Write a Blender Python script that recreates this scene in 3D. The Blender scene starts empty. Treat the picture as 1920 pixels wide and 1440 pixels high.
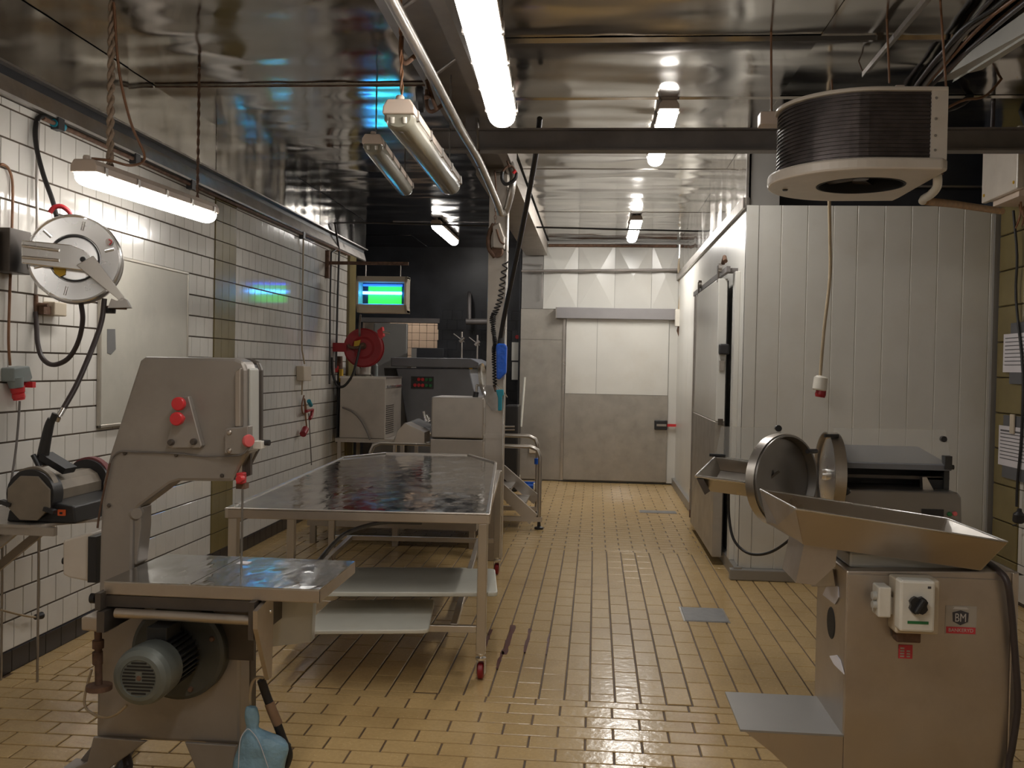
import bpy, math, random
from mathutils import Vector, Matrix

random.seed(7)
scene = bpy.context.scene
COL = scene.collection

# ---------------------------------------------------------------- camera
cam_d = bpy.data.cameras.new('camera')
cam_d.sensor_width = 36.0
cam_d.lens = 36.0 * 1803.9 / 1920.0
cam_d.clip_start = 0.05
cam_d.clip_end = 60.0
cam = bpy.data.objects.new('camera', cam_d)
COL.objects.link(cam)
yaw, pitch, roll = 0.08636, 0.01747, -0.01975
fwd = Vector((-math.sin(yaw) * math.cos(pitch), math.cos(yaw) * math.cos(pitch), -math.sin(pitch)))
rgt = Vector((math.cos(yaw), math.sin(yaw), 0.0))
upv = rgt.cross(fwd)
r2 = rgt * math.cos(roll) - upv * math.sin(roll)
u2 = rgt * math.sin(roll) + upv * math.cos(roll)
cm = Matrix((r2, u2, -fwd)).transposed().to_4x4()
cm.translation = Vector((0, 0, 1.6156))
cam.matrix_world = cm
scene.camera = cam

# ---------------------------------------------------------------- world, exposure
world = bpy.data.worlds.new('room_world')
scene.world = world
world.use_nodes = True
world.node_tree.nodes['Background'].inputs[0].default_value = (0.02, 0.02, 0.022, 1)
world.node_tree.nodes['Background'].inputs[1].default_value = 0.3
scene.view_settings.view_transform = 'Standard'
scene.view_settings.look = 'None'
scene.view_settings.gamma = 1.0
scene.view_settings.use_curve_mapping = False
scene.view_settings.exposure = 0.8
scene.cycles.max_bounces = 6
scene.cycles.diffuse_bounces = 3
scene.cycles.glossy_bounces = 4
scene.cycles.transparent_max_bounces = 6
scene.cycles.caustics_reflective = False
scene.cycles.caustics_refractive = False
scene.cycles.adaptive_threshold = 0.05
LAMP_COLOR = (1.0, 0.965, 0.915)

# ---------------------------------------------------------------- materials
MATS = {}


def M(name, col, rough=0.5, metal=0.0, var=0.08, vs=6.0, bump=0.0, bs=30.0, rvar=0.0, spec=0.5,
      stretch=None, bdet=3.0, alpha=1.0, emit=None, estr=0.0, dirt=None, dirt_s=3.0, dirt_amt=0.5, objvar=0.0):
    """Procedural material: position noise drives colour, roughness and relief."""
    m = bpy.data.materials.new(name)
    m.use_nodes = True
    nt = m.node_tree
    N, L = nt.nodes, nt.links
    b = N['Principled BSDF']
    b.inputs['Roughness'].default_value = rough
    b.inputs['Metallic'].default_value = metal
    b.inputs['Specular IOR Level'].default_value = spec
    b.inputs['Alpha'].default_value = alpha
    geo = N.new('ShaderNodeNewGeometry')
    mp = N.new('ShaderNodeMapping')
    L.new(geo.outputs['Position'], mp.inputs['Vector'])
    if stretch:
        mp.inputs['Scale'].default_value = stretch
    nz = N.new('ShaderNodeTexNoise')
    nz.inputs['Scale'].default_value = vs
    nz.inputs['Detail'].default_value = 5.0
    L.new(mp.outputs['Vector'], nz.inputs['Vector'])
    rp = N.new('ShaderNodeMapRange')
    rp.inputs['From Min'].default_value = 0.3
    rp.inputs['From Max'].default_value = 0.7
    rp.inputs['To Min'].default_value = 1 - var
    rp.inputs['To Max'].default_value = 1 + var
    L.new(nz.outputs['Fac'], rp.inputs['Value'])
    mul = N.new('ShaderNodeVectorMath')
    mul.operation = 'SCALE'
    mul.inputs[0].default_value = col
    L.new(rp.outputs['Result'], mul.inputs['Scale'])
    out = mul.outputs['Vector']
    if objvar:
        oi = N.new('ShaderNodeObjectInfo')
        r3 = N.new('ShaderNodeMapRange')
        r3.inputs['To Min'].default_value = 1 - objvar
        r3.inputs['To Max'].default_value = 1 + objvar
        L.new(oi.outputs['Random'], r3.inputs['Value'])
        m3 = N.new('ShaderNodeVectorMath')
        m3.operation = 'SCALE'
        L.new(out, m3.inputs[0])
        L.new(r3.outputs['Result'], m3.inputs['Scale'])
        out = m3.outputs['Vector']
    if dirt:
        dn = N.new('ShaderNodeTexNoise')
        dn.inputs['Scale'].default_value = dirt_s
        dn.inputs['Detail'].default_value = 6.0
        dn.inputs['Roughness'].default_value = 0.65
        L.new(geo.outputs['Position'], dn.inputs['Vector'])
        dr = N.new('ShaderNodeMapRange')
        dr.inputs['From Min'].default_value = 0.5
        dr.inputs['From Max'].default_value = 0.78
        dr.inputs['To Max'].default_value = dirt_amt
        L.new(dn.outputs['Fac'], dr.inputs['Value'])
        mx = N.new('ShaderNodeMixRGB')
        mx.inputs['Color2'].default_value = (*dirt, 1)
        L.new(dr.outputs['Result'], mx.inputs['Fac'])
        L.new(out, mx.inputs['Color1'])
        out = mx.outputs['Color']
    L.new(out, b.inputs['Base Color'])
    if rvar:
        r2_ = N.new('ShaderNodeMapRange')
        r2_.inputs['From Min'].default_value = 0.3
        r2_.inputs['From Max'].default_value = 0.7
        r2_.inputs['To Min'].default_value = max(0.02, rough - rvar)
        r2_.inputs['To Max'].default_value = rough + rvar
        n2 = N.new('ShaderNodeTexNoise')
        n2.inputs['Scale'].default_value = vs * 1.7
        n2.inputs['Detail'].default_value = 4
        L.new(mp.outputs['Vector'], n2.inputs['Vector'])
        L.new(n2.outputs['Fac'], r2_.inputs['Value'])
        L.new(r2_.outputs['Result'], b.inputs['Roughness'])
    if bump:
        bn = N.new('ShaderNodeTexNoise')
        bn.inputs['Scale'].default_value = bs
        bn.inputs['Detail'].default_value = bdet
        L.new(mp.outputs['Vector'], bn.inputs['Vector'])
        bp = N.new('ShaderNodeBump')
        bp.inputs['Strength'].default_value = 1.0
        bp.inputs['Distance'].default_value = bump
        L.new(bn.outputs['Fac'], bp.inputs['Height'])
        L.new(bp.outputs['Normal'], b.inputs['Normal'])
    if emit:
        b.inputs['Emission Color'].default_value = (*emit, 1)
        b.inputs['Emission Strength'].default_value = estr
    MATS[name] = m
    return m


M('white_tile', (0.68, 0.645, 0.59), 0.10, var=0.04, vs=2.0, dirt=(0.36, 0.29, 0.21), dirt_s=2.3, dirt_amt=0.25, objvar=0.03, bump=0.0006, bs=14)
M('grout', (0.085, 0.062, 0.043), 0.85, var=0.3)
M('khaki_tile', (0.20, 0.155, 0.062), 0.22, var=0.10, vs=4, bump=0.0004, bs=20, objvar=0.04)
M('black_tile', (0.022, 0.019, 0.021), 0.28, var=0.2)
M('floor_tile', (0.55, 0.372, 0.165), 0.21, var=0.07, vs=60, rvar=0.07, dirt=(0.30, 0.165, 0.055), dirt_s=1.3, dirt_amt=0.5, objvar=0.05, bump=0.0018, bs=22)
M('floor_grout', (0.115, 0.068, 0.036), 0.6, var=0.35, vs=3)
M('drain_steel', (0.20, 0.195, 0.19), 0.5, 0.3, var=0.12, vs=18, bump=0.001, bs=60)
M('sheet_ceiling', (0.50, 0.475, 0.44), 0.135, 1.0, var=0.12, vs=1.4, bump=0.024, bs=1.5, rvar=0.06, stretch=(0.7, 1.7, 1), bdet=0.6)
M('sheet_ceiling_shaded', (0.32, 0.31, 0.33), 0.16, 1.0, var=0.18, vs=1.4, bump=0.014, bs=1.6, rvar=0.05, stretch=(0.8, 1.7, 1), bdet=0.6)  # darker copy of the ceiling sheet, the recess's lack of light in its colour
M('beam_steel', (0.28, 0.25, 0.23), 0.45, 0.35, var=0.15, vs=5)
M('beam_dark', (0.19, 0.172, 0.165), 0.5, 0.3, var=0.15, vs=5)
M('dark_paint', (0.022, 0.023, 0.028), 0.45, 0.0, var=0.35, vs=4)
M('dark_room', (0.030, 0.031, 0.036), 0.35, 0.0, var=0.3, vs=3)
M('steel', (0.56, 0.525, 0.485), 0.32, 1.0, var=0.06, vs=4, rvar=0.05)
M('steel_warm', (0.53, 0.475, 0.42), 0.40, 1.0, var=0.08, vs=3, rvar=0.06, dirt=(0.26, 0.19, 0.13), dirt_s=2.5, dirt_amt=0.35)
M('steel_wet', (0.48, 0.475, 0.47), 0.12, 1.0, var=0.14, vs=5, rvar=0.08, bump=0.0032, bs=7, stretch=(1.6, 0.8, 1), bdet=2)
M('steel_dark', (0.27, 0.255, 0.24), 0.36, 0.9, var=0.08, vs=3, rvar=0.06)
M('steel_bright', (0.84, 0.83, 0.82), 0.26, 1.0, var=0.04, vs=4, rvar=0.03)
M('steel_column', (0.46, 0.415, 0.365), 0.42, 0.75, var=0.12, vs=4, rvar=0.06, dirt=(0.2, 0.15, 0.11), dirt_s=4, dirt_amt=0.3)
M('saw_paint', (0.34, 0.305, 0.272), 0.38, 0.45, var=0.10, vs=3, rvar=0.08, dirt=(0.16, 0.125, 0.10), dirt_s=2.5, dirt_amt=0.4)
M('saw_dark', (0.10, 0.083, 0.07), 0.42, 0.5, var=0.2, vs=6)
M('white_panel', (0.66, 0.64, 0.59), 0.30, var=0.04, vs=2, dirt=(0.45, 0.36, 0.24), dirt_s=1.8, dirt_amt=0.18, bump=0.0003, bs=50)
M('grey_panel', (0.30, 0.285, 0.265), 0.42, 0.35, var=0.06, vs=3)
M('door_steel', (0.43, 0.40, 0.355), 0.42, 0.7, var=0.10, vs=5, rvar=0.07, dirt=(0.24, 0.20, 0.15), dirt_s=6, dirt_amt=0.3)
M('lintel_grey', (0.27, 0.255, 0.255), 0.5, 0.2, var=0.05)
M('white_plastic', (0.72, 0.68, 0.60), 0.35, var=0.05, dirt=(0.4, 0.3, 0.2), dirt_s=9, dirt_amt=0.2)
M('cream_plastic', (0.58, 0.49, 0.37), 0.42, var=0.06)
M('lamp_housing', (0.62, 0.50, 0.41), 0.45, var=0.06)
M('lamp_lens_off', (0.30, 0.28, 0.22), 0.18, var=0.08, alpha=0.92)
M('red_plastic', (0.62, 0.035, 0.040), 0.38, var=0.08)
M('red_paint', (0.30, 0.013, 0.018), 0.42, var=0.12)
M('pink_red', (0.70, 0.13, 0.13), 0.42, var=0.06)
M('green_plastic', (0.02, 0.16, 0.05), 0.4)
M('teal_plastic', (0.02, 0.27, 0.36), 0.35, var=0.06)
M('blue_plastic', (0.012, 0.11, 0.60), 0.38, var=0.15, vs=30, bump=0.003, bs=45)
M('bag_blue', (0.26, 0.44, 0.57), 0.45, var=0.15, vs=14, bump=0.012, bs=22, alpha=0.9)
M('bag_clear', (0.55, 0.50, 0.46), 0.3, var=0.12, vs=20, bump=0.004, bs=30, alpha=0.55)
M('black_rubber', (0.016, 0.014, 0.014), 0.5, var=0.2, vs=12)
M('black_plastic', (0.020, 0.019, 0.020), 0.4, var=0.15)
M('hose_brown', (0.045, 0.032, 0.030), 0.45, var=0.15)
M('cable_beige', (0.42, 0.33, 0.22), 0.5, var=0.1)
M('cable_brown', (0.22, 0.10, 0.045), 0.5, var=0.2, vs=20)
M('cable_grey', (0.17, 0.15, 0.135), 0.5, var=0.1)
M('rust', (0.14, 0.078, 0.05), 0.75, 0.2, var=0.4, vs=25, bump=0.001, bs=60)
M('tan_tape', (0.24, 0.14, 0.08), 0.6, var=0.1)
M('grey_plastic', (0.22, 0.245, 0.235), 0.45, var=0.06)
M('grey_machine', (0.19, 0.195, 0.215), 0.42, 0.25, var=0.10, vs=4)
M('motor_grey', (0.155, 0.165, 0.148), 0.42, 0.3, var=0.12, vs=10)
M('flange_grey', (0.075, 0.076, 0.068), 0.45, 0.3, var=0.15, vs=8)
M('motor_dark', (0.045, 0.044, 0.042), 0.45, 0.3, var=0.15, vs=10)
M('whiteboard_face', (0.53, 0.50, 0.43), 0.14, var=0.06, vs=3, dirt=(0.30, 0.28, 0.25), dirt_s=4, dirt_amt=0.25)
M('whiteboard_frame', (0.42, 0.38, 0.32), 0.3, 0.5)
M('mark_grey', (0.16, 0.155, 0.15), 0.6)
M('board_white', (0.62, 0.60, 0.52), 0.4, var=0.05, dirt=(0.45, 0.38, 0.26), dirt_s=9, dirt_amt=0.25)
M('wood', (0.36, 0.20, 0.075), 0.55, var=0.2, vs=5, stretch=(8, 1, 8))
M('coil_fins', (0.085, 0.070, 0.066), 0.34, 0.6, var=0.3, vs=12)
M('fan_dark', (0.010, 0.009, 0.009), 0.6)
M('cooler_white', (0.64, 0.57, 0.49), 0.30, var=0.06, dirt=(0.42, 0.3, 0.2), dirt_s=4, dirt_amt=0.25)
M('tray_white', (0.53, 0.52, 0.48), 0.35, 0.2, var=0.06)
M('acrylic', (0.75, 0.72, 0.66), 0.08, var=0.02, alpha=0.22)
M('paper', (0.68, 0.64, 0.66), 0.7, var=0.03)
M('folder_grey', (0.115, 0.115, 0.125), 0.4, var=0.06)
M('ink', (0.10, 0.095, 0.10), 0.7)
M('pink_tile', (0.66, 0.47, 0.33), 0.3, var=0.05, emit=None)
M('zapper_tube', (0.3, 0.7, 0.9), 0.4, var=0.0, emit=(0.04, 0.30, 1.0), estr=13.0)
M('zapper_uv', (0.05, 0.1, 0.3), 0.4, var=0.0, emit=(0.01, 0.05, 0.9), estr=3.0)
M('glue_board', (0.02, 0.30, 0.02), 0.6, var=0.15, vs=40, emit=(0.03, 0.85, 0.02), estr=1.0)
M('yellow_label', (0.60, 0.36, 0.02), 0.5)
M('orange_label', (0.75, 0.12, 0.03), 0.5, emit=None)
M('logo_dark', (0.05, 0.045, 0.05), 0.5)
M('logo_pale', (0.50, 0.46, 0.42), 0.5)
M('sticker_red', (0.52, 0.04, 0.05), 0.5)
M('sticker_clear', (0.42, 0.38, 0.33), 0.35, 0.3)
M('blood', (0.10, 0.022, 0.018), 0.3, var=0.3, vs=30)
M('grind_red', (0.20, 0.06, 0.06), 0.6)
M('octagon_grey', (0.235, 0.195, 0.15), 0.45, 0.3, var=0.12, vs=10)
M('rope', (0.33, 0.24, 0.17), 0.7, var=0.25, vs=60)
M('galvanised', (0.40, 0.37, 0.34), 0.36, 0.9, var=0.12, vs=8, rvar=0.08)
M('conduit_dark', (0.05, 0.048, 0.05), 0.45, 0.3)
M('mop_white', (0.70, 0.68, 0.60), 0.4)


# ---------------------------------------------------------------- mesh helpers
def catmull(pts, n=6):
    P = [Vector(p) for p in pts]
    if len(P) < 3:
        return P
    Q = [P[0] * 2 - P[1]] + P + [P[-1] * 2 - P[-2]]
    out = []
    for i in range(1, len(Q) - 2):
        a, b, c, d = Q[i - 1], Q[i], Q[i + 1], Q[i + 2]
        for k in range(n):
            t = k / n
            out.append(0.5 * ((2 * b) + (c - a) * t + (2 * a - 5 * b + 4 * c - d) * t * t + (3 * b - a - 3 * c + d) * t ** 3))
    out.append(P[-1])
    return out


def frame_of(t):
    t = t.normalized()
    a = Vector((0, 0, 1)) if abs(t.z) < 0.9 else Vector((1, 0, 0))
    u = t.cross(a).normalized()
    return u, t.cross(u).normalized()


class MB:
    def __init__(s):
        s.v, s.f, s.sm = [], [], []

    def add(s, verts, faces, smooth=False):
        o = len(s.v)
        s.v += [tuple(v) for v in verts]
        s.f += [tuple(i + o for i in f) for f in faces]
        s.sm += [smooth] * len(faces)
        return s

    def box(s, x0, x1, y0, y1, z0, z1):
        return s.hexa([(x0, y0, z0), (x1, y0, z0), (x1, y1, z0), (x0, y1, z0), (x0, y0, z1), (x1, y0, z1), (x1, y1, z1), (x0, y1, z1)])

    def hexa(s, p):
        return s.add(p, [(0, 3, 2, 1), (4, 5, 6, 7), (0, 1, 5, 4), (1, 2, 6, 5), (2, 3, 7, 6), (3, 0, 4, 7)])

    def obox(s, c, size, rx=0, ry=0, rz=0):
        from mathutils import Euler
        R = Euler((rx, ry, rz)).to_matrix()
        h = [Vector((sx * size[0] / 2, sy * size[1] / 2, sz * size[2] / 2)) for sz in (-1, 1) for sx, sy in ((-1, -1), (1, -1), (1, 1), (-1, 1))]
        return s.hexa([R @ q + Vector(c) for q in h])

    def prism(s, poly, axis, a, b):
        """poly: 2-D points in the plane of the other two axes (in x,y,z order), extruded a..b along axis."""
        n = len(poly)
        mk = {'x': lambda p, t: (t, p[0], p[1]), 'y': lambda p, t: (p[0], t, p[1]), 'z': lambda p, t: (p[0], p[1], t)}[axis]
        A = sum(poly[i][0] * poly[(i + 1) % n][1] - poly[(i + 1) % n][0] * poly[i][1] for i in range(n))
        if A < 0:
            poly = poly[::-1]
        vs = [mk(p, a) for p in poly] + [mk(p, b) for p in poly]
        fs = [tuple(range(n - 1, -1, -1)), tuple(range(n, 2 * n))] + [(i, (i + 1) % n, n + (i + 1) % n, n + i) for i in range(n)]
        flip = (axis == 'y') != (b < a)
        if flip:
            fs = [f[::-1] for f in fs]
        return s.add(vs, fs)

    def tube(s, pts, r, seg=8, smooth=0, r1=None, cap=True):
        P = catmull(pts, smooth) if smooth else [Vector(p) for p in pts]
        n = len(P)
        rings = []
        u = None
        for i, p in enumerate(P):
            if i == 0:
                t = P[1] - P[0]
            elif i == n - 1:
                t = P[-1] - P[-2]
            else:
                t = (P[i + 1] - P[i]).normalized() + (P[i] - P[i - 1]).normalized()
            if t.length < 1e-9:
                t = P[min(i + 1, n - 1)] - P[i - 1]
            t.normalize()
            if u is None:
                u, w = frame_of(t)
            else:
                u = (u - t * u.dot(t))
                if u.length < 1e-6:
                    u, w = frame_of(t)
                u.normalize()
                w = t.cross(u)
            rr = r if r1 is None else r + (r1 - r) * i / (n - 1)
            rings.append([p + (u * math.cos(a) + w * math.sin(a)) * rr for a in [2 * math.pi * k / seg for k in range(seg)]])
        vs = [q for ring in rings for q in ring]
        fs = [(i * seg + k, i * seg + (k + 1) % seg, (i + 1) * seg + (k + 1) % seg, (i + 1) * seg + k) for i in range(n - 1) for k in range(seg)]
        s.add(vs, fs, True)
        if cap:
            s.add(rings[0], [tuple(range(seg - 1, -1, -1))])
            s.add(rings[-1], [tuple(range(seg))])
        return s

    def lathe(s, prof, origin, axis, seg=32, close=False):
        """prof: (radius, distance along axis) list; a sharp profile keeps its corners."""
        o, t = Vector(origin), Vector(axis).normalized()
        u, w = frame_of(t)
        for (ra, ha), (rb, hb) in zip(prof[:-1], prof[1:]):
            A = [o + t * ha + (u * math.cos(2 * math.pi * k / seg) + w * math.sin(2 * math.pi * k / seg)) * ra for k in range(seg)]
            B = [o + t * hb + (u * math.cos(2 * math.pi * k / seg) + w * math.sin(2 * math.pi * k / seg)) * rb for k in range(seg)]
            if ra < 1e-6 and rb < 1e-6:
                continue
            if ra < 1e-6:
                s.add([o + t * ha] + B, [(0, 1 + k, 1 + (k + 1) % seg) for k in range(seg)], True)
            elif rb < 1e-6:
                s.add([o + t * hb] + A, [(0, 1 + (k + 1) % seg, 1 + k) for k in range(seg)], True)
            else:
                s.add(A + B, [(k, (k + 1) % seg, seg + (k + 1) % seg, seg + k) for k in range(seg)], True)
        return s

    def sphere(s, c, r, seg=12, rings=8, sc=(1, 1, 1)):
        vs, fs = [], []
        for i in range(rings + 1):
            th = math.pi * i / rings
            for k in range(seg):
                a = 2 * math.pi * k / seg
                vs.append((c[0] + r * sc[0] * math.sin(th) * math.cos(a), c[1] + r * sc[1] * math.sin(th) * math.sin(a), c[2] + r * sc[2] * math.cos(th)))
        for i in range(rings):
            for k in range(seg):
                fs.append((i * seg + k, (i + 1) * seg + k, (i + 1) * seg + (k + 1) % seg, i * seg + (k + 1) % seg))
        return s.add(vs, fs, True)

    def slab(s, quad, th):
        """A sheet of given thickness from a 3-D polygon (th along its back side)."""
        q = [Vector(p) for p in quad]
        n = (q[1] - q[0]).cross(q[2] - q[0]).normalized()
        m = len(q)
        vs = q + [p - n * th for p in q]
        return s.add(vs, [tuple(range(m)), tuple(range(2 * m - 1, m - 1, -1))] + [(i, m + i, m + (i + 1) % m, (i + 1) % m) for i in range(m)])

    def mesh(s, name, mat):
        me = bpy.data.meshes.new(name)
        me.from_pydata(s.v, [], s.f)
        me.polygons.foreach_set('use_smooth', s.sm)
        me.materials.append(MATS[mat])
        me.update()
        return me

    def build(s, name, mat, parent=None, bevel=0.0, label=None, fix=True):
        me = s.mesh(name, mat)
        if fix:
            import bmesh
            bm = bmesh.new()
            bm.from_mesh(me)
            bmesh.ops.recalc_face_normals(bm, faces=bm.faces)
            bm.to_mesh(me)
            bm.free()
        return link(name, me, parent, bevel, label)


INV = {}


def link(name, me, parent=None, bevel=0.0, label=None):
    o = bpy.data.objects.new(name, me)
    COL.objects.link(o)
    if parent is not None:
        o.parent = parent
        if parent.name in INV:
            o.matrix_parent_inverse = INV[parent.name]
    if bevel:
        md = o.modifiers.new('edge', 'BEVEL')
        md.width = bevel
        md.segments = 2
        md.limit_method = 'ANGLE'
        md.angle_limit = math.radians(40)
    if label:
        o['label'] = label
    return o


def tag(o, label, cat, group=None):
    o['label'] = label
    o['category'] = cat
    if group:
        o['group'] = group
    return o


def thing(name, label, cat, loc=(0, 0, 0), group=None, local=False, rot=(0, 0, 0)):
    """Empty at the thing's base; its parts are modelled in room coordinates unless local."""
    o = bpy.data.objects.new(name, None)
    o.empty_display_size = 0.05
    COL.objects.link(o)
    o.location = loc
    o.rotation_euler = rot
    if not local:
        INV[o.name] = Matrix.Translation(-Vector(loc))
    return tag(o, label, cat, group)


def struct(o):
    o['kind'] = 'structure'
    return o


def stuff(o):
    o['kind'] = 'stuff'
    return o


def lerp(a, b, t):
    return tuple(a[i] + (b[i] - a[i]) * t for i in range(len(a)))

# ================================================================ THE SETTING
XL, XR, ZC = -2.964, 3.03, 3.43          # left wall face, right wall face, ceiling


def in_view(x, y, z):
    d = Vector((x, y, z)) - cam.location
    w = d.dot(fwd)
    if w < 0.3:
        return 0.0
    px, py = 960 + 1803.9 * d.dot(r2) / w, 720 - 1803.9 * d.dot(u2) / w
    return 1.0 / w if -20 < px < 1940 and -20 < py < 1460 else 0.0


def tile_mesh(name, mat, w, h, th, inset):
    """Tile lying in local x/y, face at +z."""
    a, b = w / 2, h / 2
    vs = [(-a, -b, -th), (a, -b, -th), (a, b, -th), (-a, b, -th),
          (-a, -b, -inset), (a, -b, -inset), (a, b, -inset), (-a, b, -inset),
          (-a + inset, -b + inset, 0), (a - inset, -b + inset, 0), (a - inset, b - inset, 0), (-a + inset, b - inset, 0)]
    fs = [(8, 9, 10, 11)]
    for k in range(4):
        j = (k + 1) % 4
        fs += [(k, j, 4 + j, 4 + k), (4 + k, 4 + j, 8 + j, 8 + k)]
    mb = MB()
    mb.add(vs, fs)
    return mb.mesh(name, mat)


def lay_tiles(parent, specs, name, mat, th, inset, limit=300):
    """specs: (centre, size_u, size_v, matrix3). The largest-looking ones become objects, the rest one joined part."""
    cache, scored = {}, []
    for c, su, sv, R in specs:
        scored.append((in_view(*c) * (su * sv) ** 0.5, c, su, sv, R))
    scored.sort(key=lambda t: -t[0])
    rest = MB()
    n = 0
    for sc_, c, su, sv, R in scored:
        key = (round(su, 4), round(sv, 4))
        if key not in cache:
            cache[key] = tile_mesh(name, mat, su, sv, th, inset)
        me = cache[key]
        if n < limit and sc_ > 0:
            o = bpy.data.objects.new(name, me)
            COL.objects.link(o)
            mw = R.to_4x4()
            mw.translation = Vector(c)
            o.parent = parent
            o.matrix_local = mw
            n += 1
        else:
            rest.add([R @ v.co + Vector(c) for v in me.vertices], [tuple(p.vertices) for p in me.polygons])
    if rest.v:
        stuff(rest.build(name + '_field', mat, parent, fix=False))


# ---- floor
floor = struct(MB().box(-4.6, 3.4, -2.7, 16.7, -0.15, -0.006).build('floor', 'floor_grout'))
I3 = Matrix.Identity(3)
specs = []
TX, TY, G = 0.244, 0.131, 0.0085
y = 4.668
row = 0
hgt = 0.083
while y > 1.2:                                   # near field: long side across the room
    off = 0.111 if row % 2 == 1 else -0.011
    k0 = int((XL - off) / TX) - 1
    for k in range(k0, 30):
        a = off + k * TX
        b = a + TX
        a, b = max(a, XL), min(b, XR)
        if b - a > 0.03:
            specs.append((((a + b) / 2, y - hgt / 2, 0), b - a - G, hgt - G, I3))
    y -= hgt
    hgt = TY
    row += 1
NEAR_END = y
CX, CY = 0.124, 0.246
for k in range(-24, 25):                         # middle field: long side along the room
    xa = 0.005 + k * CX
    xb = xa + CX
    xa, xb = max(xa, XL), min(xb, XR)
    if xb - xa < 0.03:
        continue
    y = 4.668 - (0.0 if k % 2 else CY / 2) + random.uniform(-0.02, 0.02)
    while y < 8.55:
        a, b = max(y, 4.668), min(y + CY, 8.55)
        if b - a > 0.03:
            specs.append((((xa + xb) / 2, (a + b) / 2, 0), xb - xa - G, b - a - G * 0.9, I3))
        y += CY
y, row = 8.55, 0
while y < 14.5:                                  # far field
    off = 0.0 if row % 2 else TX / 2
    h_ = 0.06 if row == 0 else 0.126
    x_end = XR if y < 7.6 else 1.2
    for k in range(-18, 14):
        a = off + k * TX
        b = a + TX
        a, b = max(a, -4.2), min(b, x_end)
        if b - a > 0.03:
            specs.append((((a + b) / 2, y + h_ / 2, 0), b - a - G, h_ - G, I3))
    y += h_
    row += 1
lay_tiles(floor, specs, 'floor_tile', 'floor_tile', 0.012, 0.0025)
MB().box(XL, XR, -2.6, NEAR_END, -0.006, -0.0005).build('floor_field', 'floor_tile', floor)
# worn red-brown residue in the joints beside the table
st = MB()
for (px0, py0, ln, w) in ((-0.480, 5.36, 0.62, 0.022), (-0.492, 5.10, 0.32, 0.014), (-0.366, 5.42, 0.50, 0.015), (-0.602, 5.50, 0.36, 0.014), (-0.245, 5.40, 0.42, 0.009)):
    n = 9
    L_ = [(px0 - w * random.uniform(0.3, 1.0), py0 + ln * i / n, 0.0008) for i in range(n + 1)]
    R_ = [(px0 + w * random.uniform(0.3, 1.0), py0 + ln * i / n, 0.0008) for i in range(n + 1)]
    st.add(L_ + R_, [(i, i + 1, n + 2 + i, n + 1 + i) for i in range(n)])
st.build('stain', 'blood', floor)

# ---- left wall
wl = struct(MB().box(XL - 0.25, XL - 0.005, 2.9, 11.25, 0, 2.915).build('wall_left', 'grout'))
MB().box(XL - 0.25, XL, -2.6, 2.9, 0, ZC).build('plain_field', 'white_tile', wl)
MB().box(XL - 0.25, XL - 0.005, 2.9, 11.25, 2.915, ZC).build('upper_wall', 'dark_paint', wl)
RL = Matrix(((0, 0, 1), (1, 0, 0), (0, 1, 0)))   # tile x -> room y, tile y -> room z, face -> +x
T = 0.153
Z0 = 1.4896
specs, kspecs = [], []
for n in range(-10, 9):
    zt = Z0 - n * T
    zb = zt - T
    zt = min(zt, 2.912)
    off = 4.709 if n % 2 == 0 else 4.709 + T / 2
    if zt - zb < 0.02:
        continue
    k0 = int((2.9 - off) / T) - 1
    for k in range(k0, 46):
        for a, b in ((off + k * T, off + (k + 1) * T),):
            segs = [(max(a, 2.9), min(b, 7.25)), (max(a, 7.685), min(b, 11.25))]
            for a_, b_ in segs:
                if b_ - a_ > 0.012:
                    specs.append(((XL, (a_ + b_) / 2, (zt + zb) / 2), b_ - a_ - 0.0065, zt - zb - 0.0095, RL))
    for k in range(3):
        a_ = 7.252 + k * 0.144
        kspecs.append(((XL + 0.008, a_ + 0.072, (zt + zb) / 2), 0.1425, zt - zb - 0.005, RL))
lay_tiles(wl, specs, 'wall_tile', 'white_tile', 0.008, 0.0015)
lay_tiles(wl, kspecs, 'pilaster_tile', 'khaki_tile', 0.014, 0.0015)
bl = struct(MB().box(XL - 0.02, XL - 0.003, 2.9, 11.25, 0, 0.112).build('baseboard_left', 'black_tile'))
specs = [((XL + 0.006, 3.0 + 0.153 * k + 0.0765, 0.056), 0.150, 0.111, RL) for k in range(53)]
lay_tiles(bl, specs, 'baseboard_tile', 'black_tile', 0.010, 0.002)
# metal cornice, gap strip painted dark for its shade and metal sheets above the tiles
tr = struct(MB().prism([(XL - 0.01, 2.912), (XL + 0.035, 2.912), (XL + 0.04, 2.925), (XL + 0.015, 3.015), (XL - 0.01, 3.015)], 'y', -2.6, 12.0).build('trim_1', 'galvanised'))
tr2 = struct(MB().box(XL - 0.01, XL + 0.012, -2.6, 12.0, 3.015, 3.06).build('trim_2', 'dark_paint'))
MB().box(XL + 0.012, XL + 0.05, -2.6, 12.05, 3.06, 3.072).build('flange', 'galvanised', tr2)
up = struct(MB().box(XL - 0.01, XL + 0.01, -2.6, 12.05, 3.06, ZC).build('wall_upper_left', 'dark_paint'))


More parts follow.
